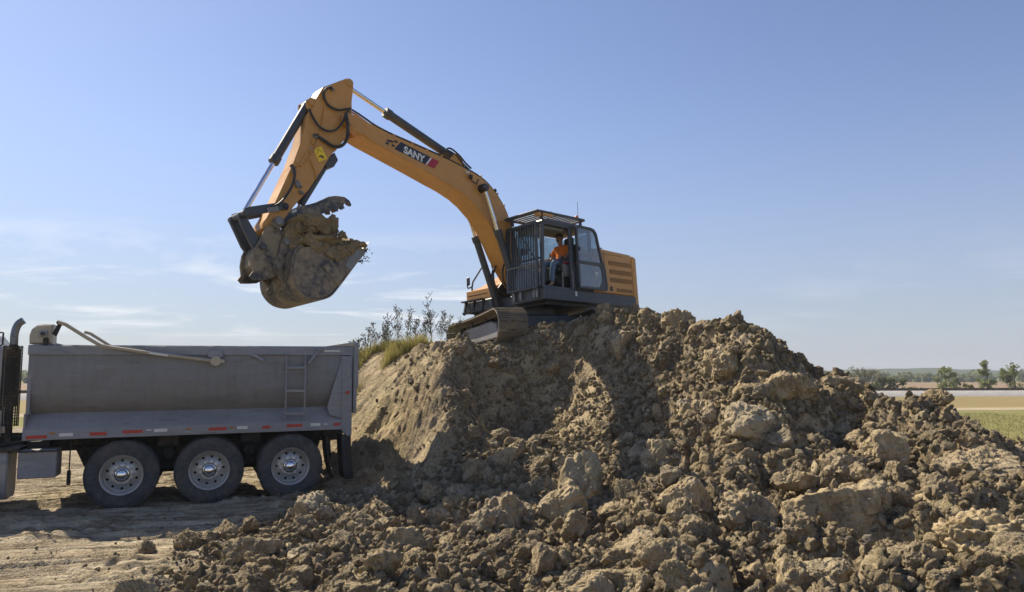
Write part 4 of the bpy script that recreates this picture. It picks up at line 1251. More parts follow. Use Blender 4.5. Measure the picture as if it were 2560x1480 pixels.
pp.tube([(6.4, SY_ - .03, 3.3), (6.42, SY_ - .03, 3.05), (6.36, SY_ - .03, 2.98)], .014, 6, 2)
for x, z in ((5.80, 4.5), (5.9, 4.15), (6.1, 3.72), (6.3, 3.42), (6.03, 3.98)):
    pp.box((x, SY_ - .03, z), (.06, .05, .04), Euler((0, 1.1, 0)), .005)
pp.build('stick_pipe', M_YEL, stick)
fit = MB()
for x, z in ((6.02, 4.08), (6.5, 3.37), (6.48, 3.28), (6.36, 3.02), (6.33, 2.9), (5.62, 5.17), (5.25, 4.80)):
    fit.cyl((x, SY_ - .05, z), (x - .04, SY_ + .02, z - .06), .03, n=10)
fit.box((6.38, SY_ - .02, 3.02), (.10, .06, .14), Euler((0, .4, 0)), .01)
fit.build('hose_fitting', M_WORN, stick)
stk = decal([(-.10, .13), (.10, .13), (.10, -.13), (-.10, -.13)], .1925, M_STICKY, 'warning_sticker', stick, (5.87, 3.73), .52)
decal([(-.06, .02), (.0, .11), (.06, .02), (.045, .028), (.0, .09), (-.045, .028)], .1948, M_BLK, 'warning_symbol', stk, (5.87, 3.73), .52)
decal([(-.05, -.02), (.02, -.03), (.05, -.08), (.01, -.11), (.0, -.06), (-.06, -.05)], .1948, M_BLK, 'warning_symbol', stk, (5.87, 3.73), .52)
decal([(-.03, .055), (.03, .055), (.03, -.055), (-.03, -.055)], .1926, M_WHITE, 'tag_plate', stick, (6.05, 3.80), .5)
# bucket cylinder, links
ram('bucket_cylinder', (6.04, 4.74), (7.37, 2.31), .53, .085, .046, 0)
lk = MB()
for y in (-.25, .25):
    lk.prism([(6.60, 2.48), (6.70, 2.47), (7.38, 2.24), (7.46, 2.28), (7.44, 2.38), (7.36, 2.42), (6.72, 2.61), (6.62, 2.60)], y - .03, y + .03, .01)
lk.build('idler_link', M_SLATE, exc)
MB().prism([(6.80, 2.42), (7.02, 2.35), (7.05, 2.44), (6.83, 2.51)], .285, .315, .006).build('link_guard', M_WORN, exc)
bl = MB()
for y in (-.17, .17):
    bl.prism([(7.37, 2.30), (7.44, 2.35), (7.52, 2.30), (7.52, 2.20), (7.30, 1.76), (7.20, 1.64), (7.08, 1.64), (7.03, 1.74), (7.12, 1.86), (7.34, 2.2)], y - .035, y + .035, .01)
bl.cyl((7.44, -.30, 2.28), (7.44, .34, 2.28), .065, n=16, b=.01).cyl((7.10, -.3, 1.72), (7.10, .32, 1.72), .06, n=16, b=.01)
bl.build('bucket_link', M_SLATE, exc)
cp = MB()
cpl = [(7.02, 2.12), (6.75, 2.13), (6.72, 1.95), (6.76, 1.80), (6.82, 1.60), (6.80, 1.36), (6.82, 1.24), (6.98, 1.14), (7.13, 1.12), (7.28, 1.11), (7.34, 1.17), (7.28, 1.26), (7.30, 1.42), (7.27, 1.62), (7.19, 1.78), (7.12, 1.92)]
for y in (-.23, .23): cp.prism(cpl, y - .025, y + .025, .008)
cp.prism([(7.0, 1.9), (6.80, 1.86), (6.84, 1.3), (7.1, 1.2), (7.24, 1.4), (7.2, 1.7)], -.20, .20, .01)
cp.cyl((6.84, -.30, 2.16), (6.84, .30, 2.16), .085, n=20, b=.01)
coupler = cp.build('quick_coupler', M_BUCK, exc)
for x, z in ((7.10, 1.72), (6.70, 1.85), (6.84, 1.39)):
    MB().cyl((x, .25, z), (x, .285, z), .055, n=14, b=.006).cyl((x, .28, z), (x, .295, z), .025, n=10).build('pin_head', M_WORN, coupler)
# --- bucket
bp = [(6.51, 1.73), (6.60, 1.66), (6.67, 1.55), (6.70, 1.38), (6.70, 1.22), (6.67, 1.05), (6.58, .915), (6.44, .82), (6.23, .785), (6.06, .82), (5.92, .905), (5.69, 1.17), (5.40, 1.53), (5.12, 1.86)]
def catmull(P, n=4):
    P = [Vector(p) for p in P]; Q = []
    for i in range(len(P) - 1):
        p0, p1, p2, p3 = P[max(i - 1, 0)], P[i], P[i + 1], P[min(i + 2, len(P) - 1)]
        for k in range(n):
            t = k / n
            Q.append(.5 * (2 * p1 + (p2 - p0) * t + (2 * p0 - 5 * p1 + 4 * p2 - p3) * t * t + (3 * p1 - p0 - 3 * p2 + p3) * t ** 3))
    return [tuple(q) for q in Q + [P[-1]]]
bpc = catmull(bp, 3)
BHW = .62
sh_ = side_profile(bpc, .03)
bucket = MB().prism(sh_, -BHW, BHW).build('bucket', M_BUCK, exc)
plate = poly_inset(bpc, .012)
for y in (-BHW + .025, BHW - .025):
    MB().prism(plate, y - .018, y + .018).build('side_plate', M_BUCK, bucket)
    s_ = 1 if y > 0 else -1
    MB().prism([(5.14, 1.84), (5.52, 1.375), (5.62, 1.46), (5.55, 1.62), (5.34, 1.82)], *sorted((y + s_ * .018, y + s_ * .034)), .004).build('side_cutter', M_WORN, bucket)
    MB().prism([(5.72, 1.14), (5.80, 1.05), (6.10, 1.40), (6.00, 1.46)], *sorted((y + s_ * .018, y + s_ * .040)), .004).build('wear_strip', M_BUCK, bucket)
for k in range(5):
    y = -.5 + .25 * k
    MB().prism([(5.22, 1.80), (5.10, 1.92), (5.03, 2.0), (5.06, 1.95), (5.16, 1.74), (5.24, 1.68)], y - .05, y + .05, .008).build('tooth', M_WORN, bucket)
ear = [(6.76, 1.89), (6.68, 1.945), (6.58, 1.90), (6.47, 1.72), (6.40, 1.5), (6.6, 1.2), (6.66, 1.03), (6.80, 1.17), (6.93, 1.33), (6.90, 1.46), (6.83, 1.58)]
for y in (-.29, .29):
    MB().prism(ear, y - .025, y + .025, .006).build('ear', M_BUCK, bucket)
for x, z in ((6.67, 1.85), (6.82, 1.40)):
    MB().cyl((x, -.35, z), (x, .35, z), .055, n=16, b=.006).build('bucket_pin', M_WORN, bucket)
eye = MB()
for t in range(14):
    a0, a1 = 2 * math.pi * t / 14, 2 * math.pi * (t + 1) / 14
for y in (.12, -.30):
    eye.tube([(6.70 + .05 * math.cos(a), y, 1.0 + .05 * math.sin(a) * 1.2) for a in [2 * math.pi * t / 16 for t in range(17)]], .02, 8)
eye.build('lifting_eye', M_BUCK, bucket)
# --- thumb
th_p = [(6.72, 2.30), (6.69, 2.42), (6.39, 2.575), (5.96, 2.745), (5.70, 2.90), (5.52, 2.95), (5.33, 2.955), (5.22, 2.90), (5.175, 2.83), (5.185, 2.79), (5.255, 2.80), (5.30, 2.835), (5.345, 2.815), (5.355, 2.76), (5.325, 2.725), (5.40, 2.69), (5.44, 2.73), (5.485, 2.71), (5.475, 2.645), (5.55, 2.63), (5.60, 2.67)]
for i in range(5):
    x = 5.66 + .095 * i; z = 2.665 - .06 * i
    th_p += [(x, z - .03), (x + .05, z - .055), (x + .06, z - .025)]
th_p += [(6.14, 2.385), (6.32, 2.385), (6.50, 2.33), (6.62, 2.20), (6.74, 2.14), (6.84, 2.18), (6.82, 2.28)]
tb = MB()
for y in (-.15, .15): tb.prism(th_p, y - .03, y + .03, .004)
tb.prism([(6.69, 2.36), (6.39, 2.53), (5.96, 2.70), (5.72, 2.83), (5.62, 2.74), (5.96, 2.58), (6.3, 2.46), (6.6, 2.28)], -.12, .12)
thumb = tb.build('thumb', M_THUMB, exc)
MB().cyl((6.80, -.33, 2.23), (6.80, .33, 2.23), .085, n=20, b=.012).build('thumb_pin', M_WORN, thumb)
MB().box((6.43, .183, 2.50), (.10, .004, .05), Euler((0, .42, 0))).build('sticker', M_WHITE, thumb)
tcy = MB().cyl((5.62, 0, 3.66), (6.20, 0, 2.70), .075, n=18, b=.01).prism([(5.50, 3.86), (5.42, 3.72), (5.52, 3.56), (5.68, 3.50), (5.74, 3.62)], -.12, .12, .01).build('thumb_cylinder', M_SLATE, exc)
MB().cyl((6.12, 0, 2.83), (6.26, 0, 2.6), .04, n=12).build('piston_rod', M_ROD, tcy)

# --- cab
CY0, CY1 = .40, 1.41
cab = MB().prism([(.90, 2.80), (.84, 2.88), (.70, 2.91), (-.70, 2.91), (-.84, 2.87), (-.88, 2.80)], CY0 - .01, CY1 + .01, .02).build('cab', M_SLATE, exc)
def post(a, b, w, d, parent, mat=M_SLATE, name='pillar'):
    a, b = Vector(a), Vector(b)
    z = (b - a); L = z.length; z.normalize()
    y = Vector((0, 1, 0)); x = y.cross(z).normalized(); y = z.cross(x)
    M = Matrix((x, y, z)).transposed()
    return MB().box((a + b) / 2, (w, d, L), M, .012).build(name, mat, parent)
post((.95, 1.37, 1.28), (.85, 1.37, 2.83), .09, .07, cab)
post((.95, .44, 1.28), (.85, .44, 2.83), .07, .07, cab)
post((-.09, 1.38, 1.28), (-.10, 1.38, 2.85), .13, .06, cab)
post((-.84, 1.36, 1.28), (-.84, 1.36, 2.83), .08, .08, cab)
post((-.84, .44, 1.28), (-.84, .44, 2.83), .08, .08, cab)
post((-.09, .43, 1.28), (-.10, .43, 2.85), .06, .05, cab)
MB().box((.05, .9, 1.31), (1.78, .98, .05), None, .01).build('floor', M_INT, cab)
MB().box((.05, .43, 1.60), (1.74, .03, .55), None, .006).build('side_panel', M_SLATE, cab)
MB().box((-.85, .90, 1.70), (.04, .90, .78), None, .006).build('rear_panel', M_SLATE, cab)
MB().box((-.47, 1.385, 1.62), (.66, .03, .62), None, .006).build('side_panel', M_SLATE, cab)
MB().box((.42, 1.38, 1.305), (1.1, .06, .05), None, .008).build('sill', M_SLATE, cab)
MB().box((.38, 1.385, 2.80), (1.0, .05, .07), None, .01).build('header', M_SLATE, cab)
for (x, z) in ((.38, 2.30), (-.47, 2.35)):
    MB().box((x, .425, z), (.78 if x > 0 else .62, .008, .86), None).build('side_glass', M_GLASS, cab)
MB().box((-.86, .90, 2.42), (.008, .84, .66)).build('rear_glass', M_GLASS, cab)
MB().prism([(.955, 1.34), (.947, 1.34), (.855, 2.80), (.863, 2.80)], .48, 1.33).build('windscreen', M_GLASS, cab)
MB().box((.915, .905, 1.98), (.03, .88, .035), Euler((0, -.06, 0)), .006).build('glazing_bar', M_SLATE, cab)
MB().tube([(.93, 1.30, 1.75), (.92, .95, 2.30), (.90, .70, 2.62)], .012, 6).build('wiper', M_BLK, cab)
# front guard
gd = MB()
def gx_(z): return 1.06 - .075 * (z - 1.25) / 1.6
for y in (.37, 1.30): gd.box((gx_(2.05), y, 2.05), (.05, .06, 1.54), Euler((0, -.047, 0)), .008)
gd.box((gx_(1.29), .835, 1.29), (.05, .96, .05), None, .008).box((gx_(2.80), .835, 2.80), (.05, .96, .06), None, .008)
guard = gd.build('front_guard', M_SLATE, exc)
for k in range(11):
    y = .45 + .077 * k
    MB().box((gx_(2.05) + .012, y, 2.05), (.024, .026, 1.50), Euler((0, -.047, 0)), .003).build('guard_bar', M_SLATE, guard)
MB().tube([(gx_(1.83) + .03, .36, 1.83), (gx_(1.83) + .03, 1.2, 1.83)], .016, 8).build('crossbar', M_WORN, guard)
mt = MB()
for y in (.5, .72, 1.15, 1.24): mt.box((1.005, y, 1.16), (.05, .07, .20), None, .01)
mt.build('guard_mount', M_WORN, guard)
# roof guard
rg = MB()
rg.box((1.02, .885, 3.055), (.06, 1.08, .05), None, .01).box((-.64, .885, 3.045), (.06, 1.08, .05), None, .01)
rg.box((.19, .36, 3.05), (1.66, .06, .055), None, .01).box((.19, 1.41, 3.05), (1.66, .06, .055), None, .01)
for x, y in ((.85, .42), (.85, 1.36), (-.55, .42), (-.55, 1.36)): rg.box((x, y, 2.97), (.08, .05, .14), None, .008)
roofg = rg.build('roof_guard', M_SLATE, exc)
for k in range(12):
    MB().box((.90 - .127 * k, .885, 3.05), (.035, 1.02, .03), None, .004).build('guard_slat', M_SLATE, roofg)
MB().box((.96, 1.36, 2.98), (.10, .16, .10), None, .02).build('roof_lamp', M_YEL, roofg)
MB().box((.70, 1.44, 2.985), (.36, .03, .07), None, .01).build('roof_plate', M_YEL, roofg)
MB().cyl((-.50, 1.30, 3.08), (-.50, 1.30, 3.17), .06, .045, n=16, b=.012).build('beacon', M_ORANGEL, exc)
MB().cyl((-1.02, .95, 2.40), (-1.02, .95, 2.47), .025, n=10).cyl((-1.02, .95, 2.46), (-1.02, .95, 2.51), .07, n=14, b=.015).build('hood_beacon', M_ORANGEL, exc)
MB().tube([(-.62, 1.25, 3.05), (-.63, 1.25, 3.55)], .006, 5).build('antenna', M_BLK, exc)
MB().tube([(.35, 1.2, 3.08), (.35, 1.2, 3.15), (.31, 1.2, 3.17), (.29, 1.2, 3.12)], .012, 6, 3).build('lifting_loop', M_WORN, exc)
# door folded back
door_o = [(-.18, 1.33), (-.18, 2.82), (-.28, 2.86), (-.74, 2.86), (-.88, 2.83), (-.97, 2.73), (-1.13, 2.08), (-1.23, 1.85), (-1.27, 1.38), (-1.22, 1.33)]
def ring(po, pi, y0, y1):
    m = MB(); n = len(po)
    v = [(a, y0, b) for a, b in po] + [(a, y0, b) for a, b in pi] + [(a, y1, b) for a, b in po] + [(a, y1, b) for a, b in pi]
    f = []
    for i in range(n):
        j = (i + 1) % n
        f += [(i, j, n + j, n + i), (2 * n + i, 2 * n + j, 3 * n + j, 3 * n + i), (i, j, 2 * n + j, 2 * n + i), (n + i, n + j, 3 * n + j, 3 * n + i)]
    return m.add(v, f)
door_i = poly_inset(door_o, .055)
door = ring(door_o, door_i, 1.47, 1.525).build('door', M_SLATE, exc)
MB().box((-.66, 1.50, 1.965), (.98, .05, .075), None, .01).build('door_rail', M_SLATE, door)
MB().prism([(-.22, 2.0), (-.22, 2.80), (-.74, 2.81), (-.86, 2.78), (-.92, 2.70), (-1.07, 2.10), (-1.09, 2.0)], 1.492, 1.500).build('upper_pane', M_GLASS2, door)
MB().prism([(-.22, 1.37), (-.22, 1.94), (-1.0, 1.94), (-1.10, 1.82), (-1.10, 1.55), (-.95, 1.38)], 1.492, 1.500).build('lower_pane', M_GLASS2, door)
MB().prism([(-1.22, 1.38), (-.93, 1.38), (-1.09, 1.54), (-1.09, 1.83), (-.99, 1.945), (-1.16, 1.94), (-1.20, 1.84)], 1.488, 1.515, .004).build('door_corner', M_SLATE, door)
MB().box((-1.05, 1.535, 2.38), (.12, .03, .03), None, .008).build('door_handle', M_WORN, door)
MB().box((-.24, 1.535, 2.28), (.05, .03, .10), None, .008).build('door_lock', M_BLK, door)
text('cab_letters', 'SY', .13, M_DECALW, door, side_text_mat(-.88, 1.5015, 1.72, 0), .004, .0005)
decal([(-.035, .055), (.035, .055), (.035, -.055), (-.035, -.055)], 1.452, M_WHITE, 'deck_sticker', exc, (-.12, 1.19), 0)
gp = MB().tube([(-.02, 1.44, 1.75), (-.02, 1.47, 1.70), (-.02, 1.47, 1.36), (-.02, 1.44, 1.32)], .012, 6).tube([(.28, 1.40, 1.30), (.28, 1.42, 1.75)], .014, 8).build('grab_rail', M_WORN, cab)
# seat, console
st = MB().box((-.28, .92, 1.80), (.50, .50, .14), Euler((0, -.08, 0)), .05).build('seat', M_INT, cab)
MB().box((-.55, .92, 2.17), (.14, .48, .68), Euler((0, -.16, 0)), .06).build('seat_back', M_INT, cab)
MB().box((-.60, .92, 2.58), (.11, .30, .24), Euler((0, -.12, 0)), .05).build('headrest', M_INT, cab)
MB().prism([(-.42, 1.62), (.02, 1.62), (.10, 1.93), (-.48, 1.93)], 1.18, 1.30, .03).build('side_console', M_GREYP, cab)
MB().prism([(-.42, 1.62), (.02, 1.62), (.10, 1.93), (-.48, 1.93)], .54, .66, .03).build('side_console', M_GREYP, cab)
MB().box((-.15, 1.24, 1.97), (.42, .08, .05), None, .015).build('armrest', M_DECALR, cab)
MB().tube([(.05, 1.24, 1.93), (.07, 1.24, 2.08)], .018, 8).sphere((.07, 1.24, 2.10), .035).build('joystick', M_BLK, cab)
MB().tube([(.05, .60, 1.93), (.07, .60, 2.08)], .018, 8).sphere((.07, .60, 2.10), .035).build('joystick', M_BLK, cab)
MB().box((-.26, .92, 1.53), (.46, .44, .40), None, .05).build('seat_base', M_INT, cab)
MB().box((.62, .55, 2.28), (.05, .22, .16), Euler((0, 0, .4)), .01).build('monitor', M_INT, cab)
MB().box((.40, .9, 2.74), (.72, .84, .10), None, .03).build('headliner', M_GREYP, cab)
MB().box((.76, .9, 2.70), (.05, .78, .17), Euler((0, .3, 0)), .012).build('sun_visor', M_STICKY, cab)

# ------------------------------------------------------------------ dirt in the bucket
def lump_join(name, items, mat, mtx):
    vs = []; fs = []; o = 0
    for me_, c, s, r in items:
        n = len(me_.vertices)
        co = np.empty(n * 3, np.float32); me_.vertices.foreach_get('co', co); co = co.reshape(-1, 3).astype(float)
        Rm = np.array(Euler(r).to_matrix())
        co = (co * np.array(s)) @ Rm.T + np.array(c)
        vs.append(co)
        tri = np.empty(len(me_.polygons) * 3, np.int32); me_.polygons.foreach_get('vertices', tri)
        fs.append(tri.reshape(-1, 3) + o); o += n
    v = np.concatenate(vs); f = np.concatenate(fs)
    me = bpy.data.meshes.new(name)
    me.from_pydata(v.tolist(), [], f.tolist())
    me.polygons.foreach_set('use_smooth', [True] * len(f))
    me.materials.append(mat)
    ob = link(name, me)
    ob.matrix_world = mtx
    return ob
M_LOAD = soil('bucket_soil', True, (.72, .68, .64), .7)
its = [(BIG[0], (5.98, 0, 1.80), (.70, .66, .56), (0, 0, .3)), (BIG[4], (5.55, .02, 1.84), (.54, .62, .30), (0, .25, 0)), (BIG[6], (6.08, .12, 2.20), (.44, .48, .28), (0, 0, 1)),
       (BIG[2], (5.76, .24, 2.22), (.26, .28, .20), (1, 0, 1)), (BIG[8], (6.42, .22, 2.0), (.30, .32, .24), (0, 1, 1)), (BIG[3], (5.32, .30, 1.86), (.26, .30, .15), (0, .3, 2)), (BIG[5], (5.45, -.25, 1.92), (.3, .3, .17), (0, .3, 2)),
       (BIG[1], (6.2, -.28, 2.05), (.28, .3, .2), (1, 1, 0)), (BIG[7], (6.0, .42, 1.95), (.3, .2, .22), (.4, .2, 0))]
r2 = np.random.default_rng(5)
for i in range(26):          # soil spilling over the near side plate
    x = 5.28 + 1.05 * i / 25
    its.append((MEDM[i % len(MEDM)], (x, .585 + .03 * r2.uniform(-1, 1), 1.86 - .16 * (1 - ((x - 5.8) / .55) ** 2) + r2.uniform(-.09, .09)), (r2.uniform(.09, .16), r2.uniform(.06, .10), r2.uniform(.10, .18)), tuple(r2.uniform(-.6, .6, 3))))
for i in range(150):
    x = r2.uniform(5.15, 6.6); y = r2.uniform(-.58, .6)
    z = 1.90 + .44 * max(0, 1 - ((x - 6.0) / .75) ** 2) * max(0, 1 - (y / .8) ** 2) - .06 * (x < 5.4)
    r = .03 + .10 * r2.uniform() ** 2.5
    its.append((MEDM[i % len(MEDM)] if r > .08 else SML[i % len(SML)], (x, y, z), (r, r, r * .8), tuple(r2.uniform(-3, 3, 3))))
tag(lump_join('dirt_load', its, M_LOAD, EM), 'dark moist dirt heaped in the raised excavator bucket', 'dirt load')

# ------------------------------------------------------------------ the operator
M_SKIN = paint('skin', (.42, .22, .14), .5, 0, .0, 4, .06)
M_SHIRT = paint('shirt_orange', (1.0, .23, .02), .8, 0, .08, 6, .12, .01, (.7, .12, .01))
M_JEAN = paint('jeans_blue', (.13, .19, .30), .85, 0, .25, 8, .15, .006, (.2, .23, .28))
M_CAP = paint('cap_black', (.015, .015, .016), .7, 0, .1, 6, .1)
M_BOOT = paint('boot_brown', (.10, .06, .035), .7, 0, .3, 8, .1)
M_HAIR = paint('hair_dark', (.03, .02, .014), .6, 0, 0, 8, .1)
def skin_mesh(name, verts, edges, mat, sub=2):
    me = bpy.data.meshes.new(name + '_skeleton')
    me.from_pydata([v[:3] for v in verts], edges, [])
    ob = bpy.data.objects.new(name, me)
    COL.objects.link(ob)
    ob.modifiers.new('skin', 'SKIN')
    if not me.skin_vertices:
        bpy.context.view_layer.objects.active = ob
        bpy.ops.object.select_all(action='DESELECT'); ob.select_set(True)
        bpy.ops.mesh.customdata_skin_add()
    sv = me.skin_vertices[0].data
    for i, v in enumerate(verts):
        r = v[3]
        sv[i].radius = (r, r) if not isinstance(r, tuple) else r
        sv[i].use_root = (i == 0)
    s_ = ob.modifiers.new('sub', 'SUBSURF'); s_.levels = sub; s_.render_levels = sub
    dg = bpy.context.evaluated_depsgraph_get()
    out = bpy.data.meshes.new_from_object(ob.evaluated_get(dg))
    bpy.data.objects.remove(ob)
    out.materials.clear(); out.materials.append(mat)
    out.polygons.foreach_set('use_smooth', [True] * len(out.polygons))
    return out
PX, PY = -.27, .92
bv = [(PX, PY, 1.99, .125), (PX - .03, PY, 2.14, .12), (PX - .04, PY, 2.30, .125), (PX - .03, PY, 2.42, .09), (PX - .005, PY, 2.475, .052), (PX + .015, PY, 2.53, .052),
      (PX + .03, PY, 2.585, .078), (PX + .035, PY, 2.65, .088), (PX + .025, PY, 2.71, .070)]
be = [(i, i + 1) for i in range(8)]
def limb(pts, root):
    k = root
    for p in pts:
        bv.append(p); be.append((k, len(bv) - 1)); k = len(bv) - 1
    return k
for s_ in (1, -1):
    w = limb([(PX - .03, PY + s_ * .15, 2.40, .062), (PX + .0, PY + s_ * .215, 2.33, .055), (PX + .07, PY + s_ * .255, 2.14, .043), (PX + .18, PY + s_ * .285, 2.11, .037), (PX + .29, PY + s_ * .30, 2.10, .027), (PX + .345, PY + s_ * .305, 2.11, .030)], 3)
    for q, (dy, L) in enumerate(((-.030, .052), (-.010, .060), (.010, .056), (.028, .046))):
        limb([(PX + .385, PY + s_ * .305 + dy, 2.125 - .005 * q, .0095), (PX + .385 + L * .55, PY + s_ * .305 + dy * 1.1, 2.11 - .005 * q, .009), (PX + .385 + L * .6, PY + s_ * .305 + dy * 1.1, 2.075 - .005 * q, .0085)], w)
    limb([(PX + .345, PY + s_ * (.305 - .04), 2.12, .011), (PX + .375, PY + s_ * (.305 - .05), 2.13, .0095)], w)
    limb([(PX + .06, PY + s_ * .10, 1.985, .088), (PX + .25, PY + s_ * .135, 2.0, .076), (PX + .44, PY + s_ * .15, 2.0, .060), (PX + .49, PY + s_ * .15, 1.90, .055), (PX + .53, PY + s_ * .15, 1.70, .050), (PX + .545, PY + s_ * .15, 1.48, .038), (PX + .56, PY + s_ * .15, 1.42, .040), (PX + .66, PY + s_ * .155, 1.395, .035)], 0)
person = link('person', skin_mesh('person', bv, be, M_SKIN))
person.matrix_world = EM
tag(person, 'person in orange T-shirt, blue jeans and dark cap seated in the excavator cab', 'person')
def cloth(name, vs, es, mat, sub=2):
    return link(name, skin_mesh(name, vs, es, mat, sub), person)
sv_ = [(PX, PY, 1.99, (.165, .135)), (PX - .03, PY, 2.14, (.175, .135)), (PX - .04, PY, 2.28, (.185, .14)), (PX - .035, PY, 2.40, (.14, .11)), (PX - .02, PY, 2.455, .072)]
se_ = [(0, 1), (1, 2), (2, 3), (3, 4)]
for s_ in (1, -1):
    b0 = len(sv_)
    sv_ += [(PX - .03, PY + s_ * .155, 2.395, .082), (PX + .0, PY + s_ * .222, 2.32, .078), (PX + .045, PY + s_ * .248, 2.20, .072)]
    se_ += [(3, b0), (b0, b0 + 1), (b0 + 1, b0 + 2)]
cloth('shirt', sv_, se_, M_SHIRT)
jv = [(PX, PY, 2.0, .145)]; je = []
for s_ in (1, -1):
    b0 = len(jv)
    jv += [(PX + .06, PY + s_ * .10, 1.985, .105), (PX + .25, PY + s_ * .135, 2.0, .092), (PX + .44, PY + s_ * .15, 2.0, .077), (PX + .49, PY + s_ * .15, 1.90, .072), (PX + .53, PY + s_ * .15, 1.70, .068), (PX + .55, PY + s_ * .15, 1.49, .062)]
    je += [(0, b0)] + [(b0 + i, b0 + i + 1) for i in range(5)]
cloth('jeans', jv, je, M_JEAN)
for s_ in (1, -1):
    cloth('boot', [(PX + .55, PY + s_ * .15, 1.47, .052), (PX + .555, PY + s_ * .15, 1.41, .056), (PX + .63, PY + s_ * .153, 1.395, .05), (PX + .70, PY + s_ * .155, 1.385, .042)], [(0, 1), (1, 2), (2, 3)], M_BOOT)
HC = (PX + .03, PY, 2.66)
capm = MB().sphere((HC[0] - .005, HC[1], HC[2] + .025), .103, 16, 10, (1.05, .92, .82))
capm.v = [(x, y, max(z, HC[2] + .022)) for x, y, z in capm.v]
cap_ = capm.build('cap', M_CAP, person)
MB().prism([(HC[0] + .06, HC[1] - .075), (HC[0] + .15, HC[1] - .055), (HC[0] + .175, HC[1]), (HC[0] + .15, HC[1] + .055), (HC[0] + .06, HC[1] + .075)], HC[2] + .025, HC[2] + .035, .003, 'xy').build('visor', M_CAP, cap_)
MB().sphere((HC[0] - .03, HC[1], HC[2]), .096, 14, 9, (.8, .95, .95)).build('hair', M_HAIR, person)
fc = MB().sphere((HC[0] + .093, HC[1], HC[2] - .035), .02, 8, 6, (1, .7, 1.1))
for s_ in (1, -1): fc.sphere((HC[0] - .01, HC[1] + s_ * .09, HC[2] - .03), .026, 8, 6, (.7, .35, 1.1))
fc.build('face', M_SKIN, person)
ey = MB()
for s_ in (1, -1): ey.sphere((HC[0] + .077, HC[1] + s_ * .032, HC[2] - .012), .012, 8, 6)
ey.build('eyes', M_CAP, person)
MB().sphere((HC[0] + .055, HC[1], HC[2] - .085), .04, 10, 6, (.9, 1.1, .6)).build('beard', M_HAIR, person)

# ------------------------------------------------------------------ weeds and grass on the crest
def leafmat(name, c0, c1, tr=.25):
    m, nt, b = newmat(name)
    k = NT(nt)
    oi = k.n('ShaderNodeObjectInfo').outputs['Random']
    g = k.n('ShaderNodeNewGeometry').outputs['Position']
    n = k.n('ShaderNodeTexWhiteNoise', {'Vector': k.n('ShaderNodeVectorMath', {0: g, 1: (.35, .35, .35)}, operation='SNAP').outputs[0]}).outputs[0]
    c = k.mix(k.math('ADD', k.math('MULTIPLY', n, .75), k.math('MULTIPLY', oi, .25)), c0, c1)
    nt.links.new(c, b.inputs['Base Color'])
    b.inputs['Roughness'].default_value = .7
    b.inputs['Specular IOR Level'].default_value = .2
    t = k.n('ShaderNodeBsdfTranslucent', {'Color': (*c1, 1)})
    ms = k.n('ShaderNodeMixShader', {0: tr, 1: b.outputs[0], 2: t.outputs[0]})
    nt.links.new(ms.outputs[0], nt.nodes['Material Output'].inputs[0])
    return m
M_STRAW = leafmat('dry_grass', (.17, .19, .055), (.40, .35, .13), .4)
M_STEM = leafmat('weed_stem', (.12, .125, .07), (.22, .21, .12), .2)
M_SEED = leafmat('seed_heads', (.07, .06, .045), (.14, .115, .08), .1)
M_WLEAF = leafmat('weed_leaf', (.16, .20, .08), (.29, .31, .15), .45)
def tri_mesh(name, v, f, mat):
    me = bpy.data.meshes.new(name)
    me.from_pydata(np.asarray(v).tolist(), [], [tuple(q) for q in f])
    me.materials.append(mat)
    me.update()
    return me
def blades(name, x, y, z, h, lean, wid, mat, r):
    n = len(x)
    a = r.uniform(0, 6.283, n); b = r.uniform(0, 6.283, n)
    wx, wy = np.cos(a) * wid / 2, np.sin(a) * wid / 2
    lx, ly = np.cos(b) * lean, np.sin(b) * lean
    P = np.stack([np.stack([x - wx, y - wy, z - .03], -1), np.stack([x + wx, y + wy, z - .03], -1),
                  np.stack([x - wx * .7 + lx * .35, y - wy * .7 + ly * .35, z + h * .55], -1), np.stack([x + wx * .7 + lx * .35, y + wy * .7 + ly * .35, z + h * .55], -1),
                  np.stack([x + lx, y + ly, z + h], -1)], 1).reshape(-1, 3)
    i = np.arange(n)[:, None] * 5
    F = [tuple(q) for q in (i + np.array([0, 1, 3, 2])).tolist()] + [tuple(q) for q in (i + np.array([2, 3, 4])).tolist()]
    return tri_mesh(name, P, F, mat)
r3 = np.random.default_rng(11)
n = 20000
gxx = r3.uniform(-4.2, -.9, n); gyy = 17.0 + .25 * (gxx + 2) + r3.uniform(-.2, 2.2, n) - .35 * sstep(-1.9, -1.0, gxx)
keep = vnoise(gxx * 1.6, gyy * 1.6, gxx * 0, 9) > -.45
keep &= pad(gxx, gyy) < .5
gxx, gyy = gxx[keep], gyy[keep]
gz_ = hzs(gxx, gyy)
hh = (.17 + .27 * r3.uniform(0, 1, len(gxx))) * (.6 + .4 * vnoise(gxx * 2, gyy * 2, gxx * 0, 19))
tag(link('dry_grass', blades('dry_grass', gxx, gyy, gz_, np.maximum(hh, .06), hh * .5, .012, M_STRAW, r3)), 'yellowing long grass along the crest beside the excavator', None, None, 'stuff')
